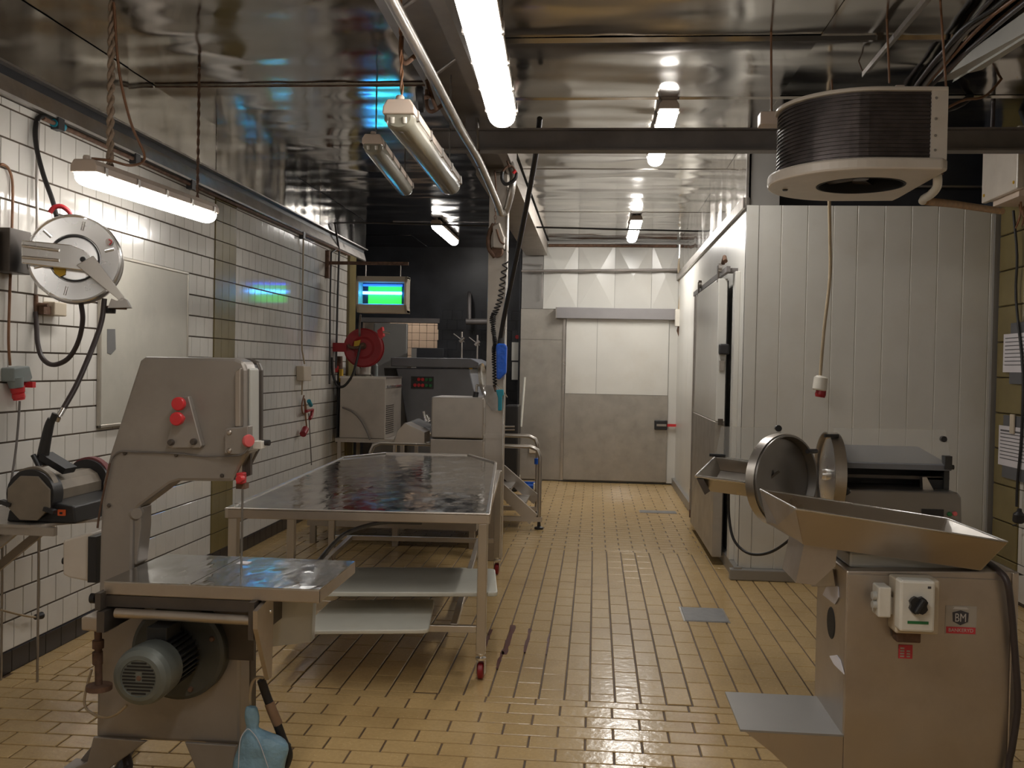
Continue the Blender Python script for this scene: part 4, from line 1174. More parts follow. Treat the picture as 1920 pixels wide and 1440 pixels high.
# ================================================================ GIRDERS AND OVERHEAD RAIL
gd = thing('girder', 'boxed grey steel girder running the length of the ceiling', 'beam', (-0.84, 6.0, ZC))
MB().prism([(-1.0, 3.21), (-0.93, 3.21), (-0.93, 3.27), (-0.76, 3.27), (-0.76, 3.21), (-0.69, 3.21), (-0.69, ZC - 0.016), (-1.0, ZC - 0.016)], 'y', -2.6, 8.0).build('channel_web', 'beam_steel', gd)
MB().box(-1.03, -0.72, 8.0, 13.70, 3.215, ZC - 0.016).build('boxed_web', 'steel_column', gd)
MB().box(-0.96, -0.73, 3.9, 4.0, 3.205, 3.28).build('splice_plate', 'beam_dark', gd)
for a, b in (((-0.93, 4.30, 3.20), (-0.70, 4.05, 3.24)), ((-0.93, 5.25, 3.20), (-0.70, 4.95, 3.24))):
    MB().tube([a, b], 0.010, 8).build('tie_rod', 'beam_steel', gd)
cb = thing('cross_beam', 'dark steel I-beam crossing under the ceiling', 'beam', (0.5, 6.3, 3.1))
MB().box(-1.10, 3.02, 6.295, 6.305, 3.03, 3.165).build('web', 'beam_dark', cb)
MB().box(-1.10, 3.02, 6.25, 6.35, 3.025, 3.036).build('flange', 'beam_dark', cb)
MB().box(-1.10, 3.02, 6.25, 6.35, 3.158, 3.169).build('flange', 'beam_dark', cb)
for x_ in (-0.84, 2.9):
    MB().box(x_ - 0.04, x_ + 0.04, 6.26, 6.34, 3.165, 3.24 if x_ < 0 else ZC).build('hanger_block', 'beam_dark', cb)
colm = thing('column', 'square steel-clad column standing behind the work table', 'column', (-0.828, 8.0, 0))
MB().box(-0.905, -0.752, 7.93, 8.09, 0, 2.58).build('lower_cladding', 'steel_column', colm, bevel=0.006)
MB().box(-0.905, -0.752, 7.93, 8.09, 2.584, 3.22).build('upper_cladding', 'steel_column', colm, bevel=0.006)
MB().box(-0.757, -0.748, 7.922, 7.935, 0.2, 3.1).build('corner_bead', 'steel_bright', colm)
MB().box(-0.905, -0.745, 7.925, 7.93, 1.02, 1.06).build('band', 'steel_column', colm)

# overhead tube rail ending in a hook at the column
rail = thing('rail_pipe', 'steel overhead rail pipe bending up to a hook near the column', 'pipe', (-0.785,7.55,2.823))
RP = [(-0.756,3.25,2.931), (-0.762,3.45,2.935), (-0.768,4.2,2.935), (-0.777,5.3,2.933), (-0.771,6.1,2.929), (-0.771,7.2,2.867), (-0.764,7.5,2.815)]
MB().tube(RP, 0.025, 14, smooth=4).build('rail_tube', 'galvanised', rail)
MB().tube([(-0.764,7.5,2.824), (-0.748,7.55,2.824), (-0.723,7.55,2.857), (-0.687,7.5,2.974), (-0.673,7.5,3.086), (-0.70, 7.55, 3.215)], 0.028, 14, smooth=5).build('bent_end', 'galvanised', rail)
for q0, q1 in (((-0.861,4.1,2.927), (-0.801,4.1,2.943)), ((-0.891,4.9,2.929), (-0.803,4.9,2.956)), ((-0.786,6.2,2.916), (-0.756,6.2,2.95))):
    a, b = Vector(q0), Vector(q1)
    MB().tube([a + Vector((0, 0, 0.10)), a + Vector((0, 0, 0.02)), a.lerp(b, 0.3) - Vector((0, 0, 0.02)), b], 0.011, 8, smooth=4).build('rail_bracket', 'rust', rail)
    MB().tube([a + Vector((0, 0, 0.10)), a + Vector((-0.02, 0.05, 0.32))], 0.009, 8).build('rail_hanger', 'galvanised', rail)
hk_ = thing('pipe_hook', 'dark hook with red catch at the rail pipe end', 'hook', (-0.693,7.4,3.086))
MB().tube([(-0.747,7.4,3.119), (-0.75,7.4,3.066), (-0.725,7.4,3.025), (-0.684,7.4,3.033), (-0.647,7.4,3.066), (-0.636,7.4,3.107)], 0.014, 10, smooth=4).build('hook_body', 'black_plastic', hk_)
MB().tube([(-0.663,7.38,3.103), (-0.643,7.38,3.127)], 0.012, 8).build('catch', 'red_plastic', hk_)
MB().tube([(-0.747,7.4,3.119), (-0.715,7.4,3.156), (-0.676,7.42,3.164), (-0.636,7.4,3.107)], 0.009, 8, smooth=3).tube([(-0.694,7.4,3.156), (-0.72, 7.45, 3.22)], 0.008, 8).build('shackle', 'rust', hk_)
tro = thing('rail_trolley', 'black rubber wheel of a trolley beside the overhead pipe', 'trolley', (-0.888,4.7,2.928))
MB().lathe([(0, -0.02), (0.055, -0.02), (0.065, -0.012), (0.065, 0.012), (0.055, 0.02), (0, 0.02)], (-0.888,4.7,2.925), (1, 0.15, 0.1), 24).build('wheel', 'black_rubber', tro)
MB().tube([(-0.888,4.7,2.925), (-0.852,4.75,2.955)], 0.012, 8).tube([(-0.858,4.7,3.019), (-0.824,4.8,2.902)], 0.010, 8).build('axle', 'rust', tro)

# chain hoist on the column
ho_ = thing('chain_hoist', 'brown and grey chain hoist hanging at the column top', 'hoist', (-0.826,7.86,2.633))
MB().prism([(-0.86,2.764), (-0.803,2.795), (-0.761,2.677), (-0.764,2.577), (-0.852,2.585)], 'y', 7.80, 7.90).build('hoist_body', 'steel_column', ho_, bevel=0.01)
MB().tube([(-0.853,7.84,2.783), (-0.891,7.84,2.695), (-0.889,7.84,2.587), (-0.839,7.84,2.513)], 0.020, 10, smooth=4).build('chain_bag', 'rust', ho_)
MB().lathe([(0, -0.02), (0.05, -0.02), (0.05, 0.02), (0, 0.02)], (-0.823,7.84,2.557), (0.2, 1, 0), 18).build('load_wheel', 'rust', ho_)
ch_ = MB()
for i in range(10):
    q = Vector((-0.836,7.83,3.05)).lerp(Vector((-0.844,7.84,2.774)), i / 9)
    a = 0 if i % 2 else math.pi / 2
    ring = [q + Vector((0.009 * math.cos(t) * math.cos(a), 0.009 * math.cos(t) * math.sin(a), 0.018 * math.sin(t))) for t in [2 * math.pi * k / 10 for k in range(11)]]
    ch_.tube(ring, 0.003, 5, cap=False)
ch_.build('chain', 'rust', ho_)
MB().tube([(-0.844,7.83,3.041), (-0.838,7.8,3.088), (-0.85, 7.8, 3.21)], 0.006, 6).build('suspension_eye', 'rust', ho_)
MB().tube([(-0.826,7.8,2.734), (-0.794,7.8,2.639), (-0.759,7.8,2.613)], 0.008, 8, smooth=4).build('hand_lever', 'rust', ho_)

# coiled lead, control with blue wrapping, thick strap
cp_ = []
path = [(-0.753,7.86,2.481), (-0.774,7.84,2.305), (-0.788,7.83,2.173), (-0.82,7.82,2.076), (-0.845,7.82,2.019), (-0.839,7.82,1.911), (-0.824,7.82,1.824), (-0.831,7.82,1.737), (-0.824,7.82,1.606), (-0.814,7.8,1.454)]
cl_ = catmull(path, 26)
rad = [0.022 if i < len(cl_) * 0.5 else 0.016 for i in range(len(cl_))]
coil = []
for i, q in enumerate(cl_):
    a = i * 0.75 if i < len(cl_) * 0.4 else i * 1.5
    coil.append(q + Vector((rad[i] * math.cos(a), rad[i] * math.sin(a), 0)))
tag(MB().tube(coil, 0.006, 6).build('coiled_lead', 'black_rubber'), 'black coiled lead dangling in front of the column', 'cable')
strand('hanging_strap', 'thick black strap slanting from the ceiling to the blue-wrapped control', 'strap', [(-0.395,6.25,3.23), (-0.444,6.6,3.037), (-0.585,7.2,2.569), (-0.713,7.6,2.115), (-0.776,7.78,1.845), (-0.782,7.8,1.781)], 0.019, 'black_rubber', smooth=4)
ctl = thing('hoist_control', 'hanging hoist control wrapped in bright blue plastic', 'control', (-0.763,7.8,1.512))
MB().prism([(-0.808,1.789), (-0.791,1.807), (-0.73,1.803), (-0.72,1.773), (-0.721,1.565), (-0.772,1.512), (-0.798,1.52)], 'y', 7.74, 7.82).build('blue_wrap', 'blue_plastic', ctl, bevel=0.012)
MB().lathe([(0.0, 0), (0.03, 0), (0.02, 0.06), (0.0, 0.06)], (-0.771,7.78,1.798), (0, 0, 1), 14).build('cable_cone', 'black_rubber', ctl)
gun = thing('spray_gun', 'teal plastic spray gun hanging under the coiled lead', 'spray gun', (-0.769,7.78,1.26))
MB().prism([(-0.803,1.429), (-0.742,1.434), (-0.737,1.391), (-0.75,1.374), (-0.752,1.261), (-0.782,1.26), (-0.784,1.364)], 'y', 7.755, 7.795).build('handle', 'teal_plastic', gun, bevel=0.006)
MB().tube([(-0.803,7.78,1.416), (-0.823,7.8,1.467)], 0.010, 8).build('nozzle', 'rust', gun)
cb2 = thing('clear_bag', 'crumpled clear plastic bag tied to the column', 'bag', (-0.854,7.86,1.343))
bmx = MB()
rnd = random.Random(3)
ringz = [(722, 910, 935), (730, 906, 942), (745, 905, 940), (757, 912, 934), (770, 922, 934)]
o0 = (-0.854,7.86,1.364)
pw = 7.86 / 1803.9
vs, fs = [], []
for py_, xl, xr in ringz:
    for k in range(14):
        a = 2 * math.pi * k / 14
        vs.append((o0[0] + ((xl + xr) / 2 - 920) * pw + (xr - xl) / 2 * pw * math.cos(a) * rnd.uniform(0.85, 1.1), 7.87 + 0.045 * math.sin(a) * rnd.uniform(0.7, 1.1), o0[2] - (py_ - 745) * pw))
for i in range(4):
    for k in range(14):
        fs.append((i * 14 + k, i * 14 + (k + 1) % 14, (i + 1) * 14 + (k + 1) % 14, (i + 1) * 14 + k))
bmx.add(vs, fs, True).build('bag_body', 'bag_clear', cb2)
MB().tube([(-0.839,7.9,1.491), (-0.788,7.84,1.458), (-0.743,7.84,1.411), (-0.716,7.84,1.368)], 0.004, 6, smooth=4).build('tie', 'cable_beige', cb2)

# ================================================================ LEFT WALL
wbd = thing('whiteboard', 'large stained whiteboard fixed on the white tiled wall', 'whiteboard', (-2.95, 6.1, 1.2))
MB().box(XL, XL + 0.016, 5.51, 6.74, 1.215, 2.245).build('writing_face', 'whiteboard_face', wbd)
for a in ((5.50, 6.75, 1.20, 1.222), (5.50, 6.75, 2.235, 2.257), (5.50, 5.522, 1.20, 2.257), (6.728, 6.75, 1.20, 2.257)):
    MB().box(XL, XL + 0.022, a[0], a[1], a[2], a[3]).build('frame_bar', 'whiteboard_frame', wbd, bevel=0.005)
MB().prism([(5.588,1.798), (5.685,1.802), (5.695,1.677), (5.637,1.644), (5.592,1.653)], 'x', XL + 0.014, XL + 0.018).build('smudge', 'mark_grey', wbd)

reel = thing('hose_reel', 'shiny silver hose reel swung out from the left wall', 'hose reel', (-2.599,4.6,2.114))
reel.rotation_euler = (0, 0, 0.36)
rbk = thing('reel_bracket', 'dark wall bracket carrying the silver hose reel', 'bracket', (-2.902,4.55,2.034))
rc = Vector((-2.599,4.6,2.114))
ax = Vector((0.05, -1, 0.02)).normalized()
disc = MB().lathe([(0.0, 0.0), (0.105, 0.0), (0.108, -0.012), (0.118, -0.012), (0.122, 0.004), (0.205, 0.010), (0.214, 0.016), (0.220, 0.008), (0.216, -0.01), (0.0, -0.012)], rc, ax, 56).build('front_disc', 'steel_bright', reel)
MB().lathe([(0.109, 0.004), (0.116, 0.004), (0.116, -0.004), (0.109, -0.004)], rc, ax, 48).build('groove', 'black_rubber', disc)
for k in range(6):
    a = 0.3 + k * math.pi / 3
    u_, w_ = Vector((1, 0.05, 0)), Vector((0, 0, 1))
    p0 = rc + ax * 0.010 + (u_ * math.cos(a) + w_ * math.sin(a)) * 0.145
    p1 = rc + ax * 0.012 + (u_ * math.cos(a) + w_ * math.sin(a)) * 0.190
    MB().tube([p0, p1], 0.007, 8).build('pressed_rib', 'steel_bright', disc)
MB().lathe([(0.10, 0.0), (0.10, -0.10)], rc, ax, 32).build('drum', 'galvanised', reel)
MB().lathe([(0.0, -0.10), (0.218, -0.10), (0.222, -0.106), (0.216, -0.112), (0, -0.112)], rc, ax, 48).build('back_disc', 'galvanised', reel)
hw_ = MB()
for k in range(3):
    hw_.lathe([(0.135 + 0.022 * k, -0.02), (0.15 + 0.022 * k, -0.055), (0.135 + 0.022 * k, -0.09)], rc, ax, 36)
hw_.build('wound_hose', 'hose_brown', reel)
arm = MB().prism([(-2.829,2.186), (-2.61,2.175), (-2.552,2.154), (-2.522,2.123), (-2.521,2.082), (-2.553,2.05), (-2.828,2.073)], 'y', 4.535, 4.56).build('support_arm', 'steel_bright', reel, bevel=0.005)
for q0, q1 in (((-2.824,4.53,2.158), (-2.659,4.53,2.144)), ((-2.824,4.53,2.103), (-2.658,4.53,2.095))):
    MB().tube([q0, q1], 0.008, 8).build('arm_rib', 'steel_bright', arm)
MB().lathe([(0, 0.012), (0.02, 0.012), (0.02, 0.004), (0.042, 0.004), (0.042, -0.02)], (-2.557,4.53,2.106), (0, -1, 0), 28).build('hub_plate', 'steel_bright', reel)
MB().lathe([(0, 0.008), (0.011, 0.008), (0.014, 0)], (-2.549,4.515,2.104), (0, -1, 0), 16).build('hub_nut', 'black_plastic', reel)
MB().prism([(-2.576,2.073), (-2.5,2.124), (-2.353,1.922), (-2.358,1.907), (-2.374,1.904)], 'y', 4.50, 4.515).build('guide_arm', 'steel', reel, bevel=0.003)
ga_ = MB().prism([(-2.367,1.922), (-2.35,1.917), (-2.328,1.876), (-2.431,1.869), (-2.415,1.916), (-2.388,1.906)], 'y', 4.50, 4.62).build('hose_guide', 'galvanised', reel)
MB().tube([(-2.453,4.56,1.874), (-2.349,4.56,1.875)], 0.009, 8).build('guide_roller', 'rust', ga_)
MB().tube([(-2.726,4.66,2.343), (-2.707,4.66,2.37), (-2.673,4.66,2.378), (-2.639,4.66,2.356), (-2.63,4.66,2.338)], 0.012, 10, smooth=4).build('carry_handle', 'red_paint', reel)
MB().lathe([(0, 0.004), (0.018, 0.004), (0.018, 0.0)], (-2.437,4.575,2.202), ax, 20).build('maker_badge', 'logo_pale', disc)
MB().tube([(-2.438,4.565,2.214), (-2.424,4.565,2.203), (-2.435,4.565,2.187)], 0.0035, 6, smooth=3).build('badge_mark', 'sticker_red', disc)
MB().prism([(-2.693,2.063), (-2.637,2.061), (-2.637,2.032), (-2.662,2.018), (-2.687,2.036)], 'y', 4.575, 4.582).build('warning_label', 'yellow_label', disc)
wbk = MB().box(XL, XL + 0.10, 4.48, 4.66, (-2.902,2.034)[1], (-2.905,2.25)[1]).build('wall_bracket', 'saw_dark', rbk, bevel=0.004)
MB().box(XL, XL + 0.055, 4.44, 4.47, (-2.87,2.039)[1], (-2.872,2.233)[1]).build('bracket_plate', 'saw_dark', wbk)
MB().lathe([(0.0, 0.0), (0.032, 0.0), (0.034, 0.015), (0.032, 0.03), (0.0, 0.03)], Vector((-2.436,4.58,1.846)), (0, 0, 1), 18).build('hose_stop', 'black_rubber', reel)
strand('reel_hose', 'dark hose running from the silver reel down to the bench grinder', 'hose', [(-2.431,4.58,1.915), (-2.438,4.57,1.809), (-2.445,4.52,1.702), (-2.449,4.44,1.584), (-2.462,4.38,1.482), (-2.48,4.33,1.402), (-2.494,4.3,1.35)], 0.013, 'hose_brown', smooth=6)
strand('reel_inlet_hose', 'black hose looping below the silver hose reel', 'hose', [(-2.619,4.7,1.9), (-2.62,4.72,1.814), (-2.653,4.74,1.705), (-2.718,4.76,1.616), (-2.81,4.78,1.581), (-2.881,4.8,1.613), (-2.92,4.82,1.688), (-2.942,4.84,1.801), (-2.952,4.85,1.857)], 0.013, 'hose_brown', smooth=6)
strand('air_hose', 'black hose curving over from the cornice pipe to the silver reel', 'hose', [(-2.755,4.7,2.338), (-2.802,4.74,2.429), (-2.862,4.76,2.556), (-2.91,4.78,2.684), (-2.935,4.8,2.785), (-2.949,4.84,2.864), (-2.944,4.88,2.894), (-2.941,4.95,2.89)], 0.013, 'black_rubber', smooth=6)
vb = thing('pipe_valve', 'small brass valve with grey box under the silver hose reel', 'valve', (-2.872,4.88,1.818))
MB().tube([(-2.959,4.86,1.951), (-2.955,4.86,1.844)], 0.012, 10).tube([(-2.973,4.86,1.9), (-2.89,4.86,1.895)], 0.010, 8).build('valve_body', 'rust', vb)
MB().box(XL, XL + 0.07, 4.93, 5.05, (-2.868,1.844)[1], (-2.869,1.919)[1]).build('junction_box', 'cream_plastic', vb, bevel=0.006)
MB().box(XL, XL + 0.05, 4.86, 4.93, (-2.899,1.847)[1], (-2.899,1.892)[1]).build('regulator', 'rust', vb)
strand('wall_pipe', 'narrow pipe rising behind the silver hose reel', 'pipe', [(-2.94,4.829,1.949), (-2.94,4.836,2.319), (-2.94,4.826,2.569), (-2.94,4.835,2.855)], 0.009, 'galvanised', smooth=0)
# supply pipe below the cornice
sp = thing('supply_pipe', 'rusty supply pipe clipped along the top of the tiles', 'pipe', (-2.93, 6.0, 2.88))
MB().tube([(XL + 0.022, 4.88, 2.885), (XL + 0.022, 7.1, 2.89), (XL + 0.03, 11.2, 2.905)], 0.013, 10).build('pipe_run', 'rust', sp)
for yy_ in (5.02, 5.9, 6.75, 9.4):
    MB().box(XL, XL + 0.045, yy_ - 0.03, yy_ + 0.03, 2.855, 2.92).build('pipe_clip', 'conduit_dark', sp)
MB().tube([(XL + 0.02, 4.98, 2.885), (XL + 0.02, 5.08, 2.885)], 0.022, 10).build('coupling', 'teal_plastic', sp)
# grey cable and socket at the far left
strand('wall_cable', 'orange-brown cable running down beside the silver reel bracket', 'cable', [(-2.945,4.521,2.565), (-2.945,4.556,2.57), (-2.945,4.599,2.55), (-2.945,4.627,2.475), (-2.945,4.623,2.233), (-2.945,4.611,1.91), (-2.945,4.606,1.696), (-2.945,4.621,1.575)], 0.007, 'cable_brown', smooth=4)
so = thing('wall_socket', 'grey wall socket with red industrial plug at the left edge', 'socket', (-2.93,4.648,1.502))
MB().prism([(4.574,1.562), (4.708,1.573), (4.737,1.512), (4.71,1.49), (4.575,1.492)], 'x', XL, XL + 0.07).build('socket_box', 'grey_plastic', so, bevel=0.006)
MB().lathe([(0, 0), (0.034, 0.0), (0.040, 0.05), (0, 0.05)], Vector((-2.91,4.621,1.463)), (-0.1, -0.12, 1), 20).build('socket_mouth', 'grey_plastic', so)
pl_ = MB().lathe([(0, 0), (0.028, 0.0), (0.028, 0.008), (0.031, 0.010), (0.031, 0.03), (0.028, 0.032), (0.033, 0.04), (0.036, 0.07), (0, 0.07)], Vector((-2.91,4.645,1.4)), (-0.1, -0.1, 1), 20).build('plug', 'red_plastic', so)
MB().box(XL + 0.04, XL + 0.09, 4.70, 4.73, (4.669,1.462)[1], (4.668,1.492)[1]).build('plug_latch', 'red_plastic', pl_)
strand('plug_lead', 'grey lead hanging from the red plug to the grinder shelf', 'cable', [(-2.91,4.65,1.394), (-2.91,4.638,1.265), (-2.91,4.618,1.131), (-2.91,4.581,0.974), (-2.91,4.548,0.844)], 0.006, 'cable_grey', smooth=4)

# bench grinder on its wall shelf
gs = thing('wall_shelf', 'brown steel bracket shelf under the bench grinder', 'shelf', (-2.70, 4.35, 0.78))
SH = 0.868
MB().prism([(XL, 4.08), (-2.50, 4.08), (-2.30, 4.30), (-2.36, 4.66), (XL, 4.66)], 'z', SH - 0.012, SH).build('shelf_plate', 'steel_column', gs)
MB().box(XL, -2.40, 4.10, 4.13, SH - 0.05, SH - 0.012).build('shelf_edge', 'steel_column', gs)
MB().prism([(XL, 0.52), (XL, 0.57), (-2.62, SH - 0.012), (-2.56, SH - 0.012)], 'y', 4.16, 4.19).build('brace', 'steel_column', gs)
MB().prism([(XL, 0.52), (XL, 0.57), (-2.62, SH - 0.012), (-2.56, SH - 0.012)], 'y', 4.50, 4.53).build('brace', 'steel_column', gs)
gr = thing('bench_grinder', 'black and grey bench grinder with round side guards', 'grinder', (-2.55, 4.35, SH))
gx, gz = (-2.525,4.16,0.988)[0], (-2.525,4.16,0.988)[2]
MB().prism([(gx - 0.13, SH), (gx + 0.20, SH), (gx + 0.19, SH + 0.08), (gx + 0.06, gz - 0.02), (gx - 0.06, gz - 0.02), (gx - 0.12, SH + 0.05)], 'y', 4.15, 4.62).build('base', 'black_plastic', gr, bevel=0.008)
MB().prism([(gx + 0.085 * math.cos(math.pi * (k + .5) / 6), gz + 0.085 * math.sin(math.pi * (k + .5) / 6)) for k in range(12)], 'y', 4.21, 4.60).build('motor', 'octagon_grey', gr, bevel=0.006)
for y0_, y1_ in ((4.12, 4.20), (4.60, 4.68)):
    MB().lathe([(0, 0), (0.112, 0), (0.112, 0.08), (0, 0.08)], (gx, y0_, gz + 0.012), (0, 1, 0), 32).build('wheel_guard', 'black_plastic', gr)
    MB().lathe([(0.0, 0.02), (0.105, 0.02), (0.105, 0.06), (0, 0.06)], (gx, y0_, gz + 0.03), (0, 1, 0), 32).build('grinding_wheel', 'octagon_grey' if y0_ < 4.3 else 'grind_red', gr)
MB().prism([(gx + 0.108 * math.cos(math.pi * (k + .5) / 4), gz - 0.004 + 0.108 * math.sin(math.pi * (k + .5) / 4)) for k in range(8)], 'y', 4.108, 4.12).build('side_plate', 'octagon_grey', gr, bevel=0.003)
for sx_, z_ in ((-0.105, -0.03), (0.10, -0.055)):
    MB().obox((gx + sx_, 4.11, gz + z_), (0.05, 0.03, 0.018), ry=0.3).build('tool_rest', 'black_plastic', gr)
lb = MB().box((-2.406,0.917)[0], (-2.373,0.918)[0], 4.140, 4.152, (-2.39,0.905)[1], (-2.391,0.932)[1]).build('maker_label', 'orange_label', gr)
MB().box((-2.396,0.917)[0], (-2.383,0.917)[0], 4.138, 4.1402, (-2.391,0.912)[1], (-2.391,0.922)[1]).build('label_centre', 'black_plastic', lb)
MB().obox(Vector((-2.502,4.3,1.125)), (0.14, 0.10, 0.03), ry=0.5).build('spark_shield', 'black_plastic', gr)
MB().tube([(-2.592,4.25,1.165), (-2.555,4.25,1.099)], 0.012, 8).build('shield_arm', 'black_plastic', gr)
at_ = thing('air_tool', 'black pistol-shaped air tool standing on the bench grinder', 'air tool', (-2.55,4.28,1.121))
MB().tube([(-2.568,4.28,1.12), (-2.553,4.28,1.208), (-2.534,4.28,1.296), (-2.521,4.28,1.333)], 0.028, 12, smooth=4, r1=0.018).build('body', 'black_plastic', at_)
MB().tube([(-2.515,4.27,1.322), (-2.5,4.27,1.359)], 0.013, 10).build('trigger_lever', 'black_plastic', at_)
MB().tube([(-2.503,4.29,1.321), (-2.493,4.29,1.341)], 0.012, 10).build('inlet', 'steel', at_)
MB().tube([(-2.484,4.315,1.38), (-2.493,4.29,1.341)], 0.012, 10).build('hose_fitting', 'steel_bright', at_)
# low steel rack below the grinder at the image edge
rk = thing('wire_rack', 'grey metal rack with thin legs below the grinder shelf', 'rack', (-2.80, 4.35, 0.5))
MB().box(XL, -2.72, 4.05, 4.60, 0.775, 0.80).build('rack_top', 'grey_panel', rk)
for x_, y_ in ((-2.93, 4.1), (-2.74, 4.1), (-2.93, 4.55), (-2.74, 4.55)):
    MB().tube([(x_, y_, 0.0), (x_, y_, 0.78)], 0.006, 6).build('rack_leg', 'galvanised', rk)
strand('floor_lead', 'pale cord with black end drooping by the rack legs', 'cable', [(-2.93,4.536,0.358), (-2.93,4.624,0.322), (-2.92,4.723,0.281), (-2.91,4.807,0.251)], 0.006, 'cable_beige', smooth=4)
tag(MB().lathe([(0, 0), (0.014, 0.002), (0.020, 0.05), (0.016, 0.055), (0, 0.055)], (-2.91,4.807,0.251), (0.1, 1, -0.06), 14).build('cord_connector', 'black_plastic'), 'black connector at the end of the pale cord', 'connector')

# far cables on the left wall
strand('wall_cable', 'beige cable running down the tiles past the far end', 'cable', [(-2.94,9.431,2.9), (-2.94,9.436,2.474), (-2.94,9.435,1.833), (-2.94,9.477,1.7), (-2.94,9.535,1.609)], 0.009, 'cable_beige', smooth=3)
wbx = thing('switch_box', 'small cream switch box on the far white tiles', 'switch', (-2.93,9.419,1.513))
MB().prism([(9.326,1.587), (9.591,1.582), (9.599,1.435), (9.351,1.438)], 'x', XL, XL + 0.08).build('box', 'cream_plastic', wbx, bevel=0.008)
MB().tube([(-2.9,9.344,1.439), (-2.92,9.398,1.3)], 0.008, 8).build('outlet_lead', 'cable_beige', wbx)
rp_ = thing('red_plug_lead', 'brown lead with red plugs hung on the far white tiles', 'cable', (-2.92,9.486,0.974))
MB().tube([(-2.93,9.502,1.286), (-2.92,9.404,1.193), (-2.92,9.443,1.111), (-2.92,9.55,1.133), (-2.92,9.489,1.254), (-2.92,9.534,1.079), (-2.92,9.576,0.969)], 0.008, 8, smooth=5).build('lead', 'cable_brown', rp_)
MB().tube([(-2.92,9.636,1.228), (-2.92,9.712,1.181)], 0.022, 10).build('blue_cap', 'teal_plastic', rp_)
MB().tube([(-2.9,9.484,1.131), (-2.9,9.704,1.138), (-2.9,9.67,1.073), (-2.9,9.616,1.049)], 0.018, 10).build('red_plug', 'red_paint', rp_)
MB().tube([(-2.9,9.476,0.954), (-2.9,9.39,0.905)], 0.034, 12).build('red_plug', 'red_paint', rp_)
MB().tube([(-2.92,9.642,1.101), (-2.92,9.715,0.795), (-2.92,9.765,0.558)], 0.006, 8, smooth=3).build('lead', 'cable_grey', rp_)
strand('black_conduit', 'left of two thin black conduits at the end of the tiles', 'conduit', [(-2.93,10.606,2.896), (-2.93,10.413,2.837), (-2.93,10.4,2.331), (-2.93,10.435,1.39)], 0.011, 'conduit_dark', smooth=0, group='black conduits')
strand('black_conduit', 'right of two thin black conduits at the end of the tiles', 'conduit', [(-2.9,10.437,3.157), (-2.93,10.741,2.9), (-2.93,10.707,2.353), (-2.93,10.688,1.567)], 0.012, 'conduit_dark', smooth=0, group='black conduits')
strand('tension_wire', 'thin dark pipe spanning the room below the ceiling', 'pipe', [(-2.93,10.544,3.185), (-2.65,11.2,3.285), (-0.757,11.2,3.249), (1.234,11.2,3.214)], 0.010, 'conduit_dark', smooth=0)
strand('standpipe', 'thick black pipe standing at the end of the tiled wall', 'pipe', [(-2.95,10.9,1.567), (-2.956,10.9,1.135), (-2.967,10.9,0.703)], 0.030, 'conduit_dark', smooth=0)

# red hose reel
rr = thing('red_hose_reel', 'dark red hose reel mounted at the end of the tiled wall', 'hose reel', (-2.619,10.7,1.573))
rcc = Vector((-2.623,10.7,1.802))
MB().lathe([(0, 0.0), (0.10, 0.0), (0.13, 0.012), (0.205, 0.018), (0.222, 0.008), (0.222, -0.01), (0, -0.012)], rcc, (0.06, -1, 0), 40).build('front_disc', 'red_paint', rr)
MB().lathe([(0.14, 0.0), (0.14, -0.12), (0.22, -0.12), (0.22, -0.13), (0, -0.13)], rcc, (0.06, -1, 0), 36).build('drum', 'red_paint', rr)
MB().tube([rcc + Vector((0.02, -0.05, 0.03)), rcc + Vector((-0.04, -0.06, 0.0)), rcc + Vector((-0.13, -0.06, 0.0)), rcc + Vector((-0.16, -0.05, 0.03))], 0.018, 10, smooth=4).build('swivel', 'rust', rr)
MB().lathe([(0, 0.02), (0.035, 0.02), (0.04, 0.0)], rcc + Vector((0, -0.02, 0.02)), (0, -1, 0), 18).build('hub', 'rust', rr)
MB().prism([(-2.719,1.872), (-2.646,1.891), (-2.663,1.825), (-2.724,1.812)], 'y', 10.665, 10.68).build('label', 'yellow_label', rr)
MB().box(XL, rcc.x - 0.18, 10.66, 10.74, rcc.z - 0.05, rcc.z + 0.05).build('wall_arm', 'red_paint', rr)
MB().prism([(-2.467,2), (-2.412,2.043), (-2.398,1.941), (-2.447,1.903)], 'y', 10.70, 10.80).build('guide_arm', 'red_plastic', rr)
MB().tube([(-2.417,10.72,1.987), (-2.325,10.72,1.971)], 0.014, 8).build('nozzle', 'steel', rr)
strand('reel_hose', 'dark hose hanging in a loop below the red hose reel', 'hose', [rcc + Vector((-0.02, -0.06, 0.02)), (-2.675,10.6,1.632), (-2.721,10.6,1.481), (-2.811,10.6,1.366), (-2.89,10.6,1.376), (-2.942,10.6,1.507), (-2.957,10.6,1.686)], 0.015, 'black_rubber', smooth=6)
vv = thing('brass_valve', 'red and yellow valve on the standpipe by the red reel', 'valve', (-2.937,10.85,1.567))
MB().tube([(-2.939,10.85,1.702), (-2.936,10.85,1.543)], 0.04, 12).build('body', 'rust', vv)
MB().box((-2.917,1.567)[0], (-2.886,1.568)[0], 10.78, 10.84, (-2.902,1.409)[1], (-2.905,1.555)[1]).build('yellow_lever', 'yellow_label', vv)
MB().box((-2.998,1.566)[0], (-2.936,1.567)[0], 10.78, 10.84, (-2.966,1.518)[1], (-2.967,1.591)[1]).build('red_handle', 'red_plastic', vv)

